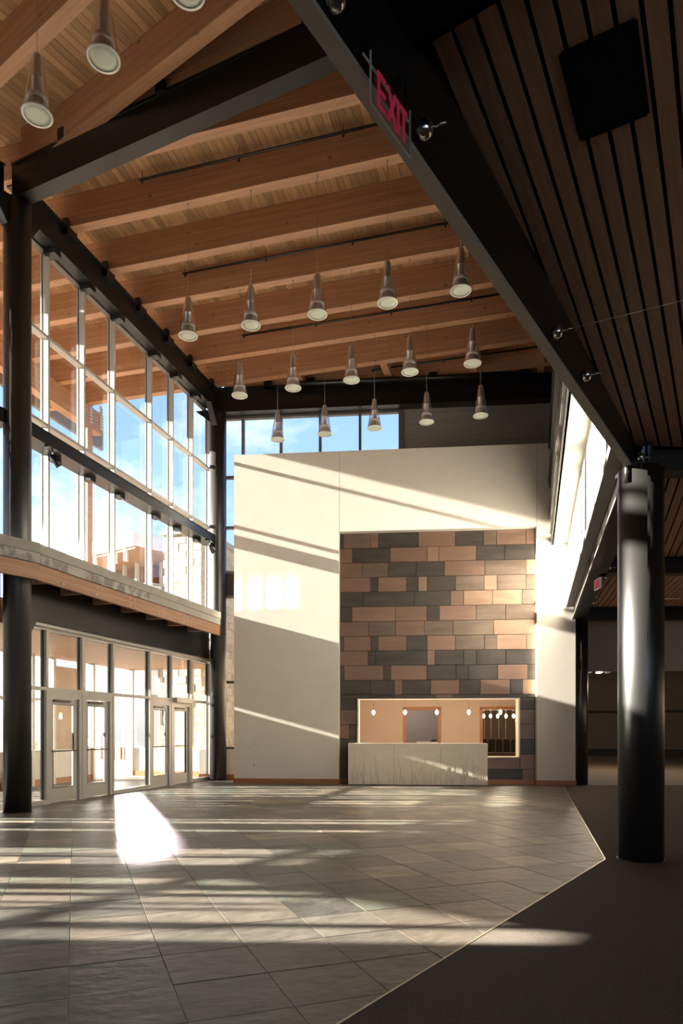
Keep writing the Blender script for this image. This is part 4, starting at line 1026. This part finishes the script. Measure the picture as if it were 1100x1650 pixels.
# planters with shrubs
for k, (u, v, w_) in enumerate(((14.0, -12.85, .6), (15.45, -12.95, .6), (16.85, -12.9, .5))):
    t = Thing('planter', T1, (v, u, -.06), ['white planter with leafy shrub left outside the entrance', 'white planter with leafy shrub in the middle outside', 'white planter with leafy shrub nearest the stone wall'][k], 'planter', 'planters outside the entrance')
    t.part('pot', MB().box(v - .3, v + .3, u - w_, u + w_, -.06, .85).box(v - .33, v + .33, u - w_ - .03, u + w_ + .03, .80, .88), 'planter')
    b = MB()
    for i in range(420):
        a = R.uniform(0, 6.283); rr = R.random() ** .5 * w_; zc = .9 + abs(R.gauss(0, .22)); c = Vector((v + math.cos(a) * rr * .5, u + math.sin(a) * rr, zc))
        d1 = Vector((R.gauss(0, 1), R.gauss(0, 1), R.gauss(0, 1))).normalized() * .035; d2 = d1.orthogonal().normalized() * .018
        b.add([c - d1, c + d2, c + d1, c - d2], [(0, 1, 2, 3)])
    t.part('shrub', b, 'leaf', kind='stuff')
tb = Thing('ash_bin', T1, (-11.7, 13.6, 0), 'small metal bin on the vestibule floor behind the wide fixed pane', 'bin')
tb.part('body', MB().lathe([(.001, 0), (.13, 0), (.14, .36), (.13, .40), (.001, .40)], 20, (-11.7, 13.6, 0)), 'metal')
tb.part('lid', MB().lathe([(.145, .40), (.15, .43), (.09, .46), (.001, .46)], 20, (-11.7, 13.6, 0)), 'steelgrey')
# wing across the court
nw = Thing('office_wing', 0, (-9, 32, 0), 'building wing outside with white roof edge, wood soffit and glass', 'building')
c0 = (-9.0, 30.0); pl = (-12.6, 32.6); pr = (-5.2, 34.0)
roofp = [c0, pr, (-8.6, 44), (-17, 40), pl]
nw.part('roof_fascia', MB().prism(roofp, 9.4, 10.0), 'white')
nw.part('wood_soffit', MB().prism([(x_ * .995, y_ + .12) for x_, y_ in roofp], 9.30, 9.395), 'fir')
wl = [(-8.9, 32.0), (-6.4, 34.6), (-9.2, 42), (-15, 39), (-12.0, 34.2)]
def inset(p, q, t0, t1): return (p[0] + (q[0] - p[0]) * t0, p[1] + (q[1] - p[1]) * t0), (p[0] + (q[0] - p[0]) * t1, p[1] + (q[1] - p[1]) * t1)
nw.part('wall', MB().prism([(-9.0, 33.2), (-7.0, 35), (-9.5, 41), (-14.5, 38.5), (-12.0, 35)], 0, 9.3), 'brick')
def slabwall(t, name, p, q, z0, z1, m, th=.15):
    d = Vector((q[0] - p[0], q[1] - p[1])).normalized(); nx, ny = -d.y * th, d.x * th
    if ny < 0: nx, ny = -nx, -ny
    return t.part(name, MB().prism([p, q, (q[0] + nx, q[1] + ny), (p[0] + nx, p[1] + ny)], z0, z1), m)
for p, q, nn in (((-11.9, 34.2), (-8.95, 32.2), 4), ((-8.9, 32.2), (-6.6, 34.2), 5)):
    for i in range(nn):
        a, b = inset(p, q, (i + .06) / nn, (i + .94) / nn)
        m = 'carpaint' if not (nn == 5 and i in (0, 3)) else ('white' if i == 0 else 'stone')
        w_ = slabwall(nw, 'window' if m == 'carpaint' else 'wall_panel', a, b, .6, 8.2, m, .1)
        a2, b2 = inset(p, q, (i - .06) / nn, (i + .06) / nn); slabwall(nw, 'frame_post', a2, b2, 0, 9.3, 'alum', .18)
    for z in (3.0, 5.6, 8.2): slabwall(nw, 'frame_rail', p, q, z - .06, z + .06, 'alum', .16)
for x_, y_ in ((-11.3, 31.75), (-10.1, 30.9), (-9.5, 30.5)):
    nw.part('roof_bracket', MB().box(x_ - .09, x_ + .09, y_, y_ + .2, 8.85, 9.4), 'white')
# distant hedge and buildings on the horizon, seen low through the doors
hd = MB()
for i in range(2600):
    X = R.uniform(-60, -20); Y = 24 + R.gauss(0, 1.2) + (-X) * .55; z_ = abs(R.gauss(0, .8)); c = Vector((X, Y, z_))
    d1 = Vector((R.gauss(0, 1), R.gauss(0, 1), R.gauss(0, 1))).normalized() * .28; d2 = d1.orthogonal().normalized() * .16
    hd.add([c - d1, c + d2, c + d1, c - d2], [(0, 1, 2, 3)])
single('hedge', hd, 'leaf', 0, (-30, 36, 0), label='low green hedge beyond the court outside', cat='hedge', kind='stuff')
# parked car outside
ca = Thing('parked_car', T1, (-19.5, 15.0, 0), 'dark parked car glimpsed through the left entrance door', 'car')
cvx, cux = -19.5, 15.0
prof = [(-2.1, .3), (-2.15, .7), (-1.9, .85), (-1.2, .95), (-.6, 1.4), (.9, 1.42), (1.6, .98), (2.1, .88), (2.15, .35)]
n = len(prof)
ca.part('body', MB().add([(cvx + s * .85 * (1 if z < 1 else .8), cux + p, z) for s in (-1, 1) for p, z in prof],
        [tuple(range(n)), tuple(range(2 * n - 1, n - 1, -1))] + [(i, n + i, n + (i + 1) % n, (i + 1) % n) for i in range(n)]), 'carpaint')
for dv in (-.8, .8):
    for du in (-1.35, 1.35): ca.part('wheel', MB().tube((cvx + dv - .1, cux + du, .27), (cvx + dv + .1, cux + du, .27), .33, n=18), 'rubber')
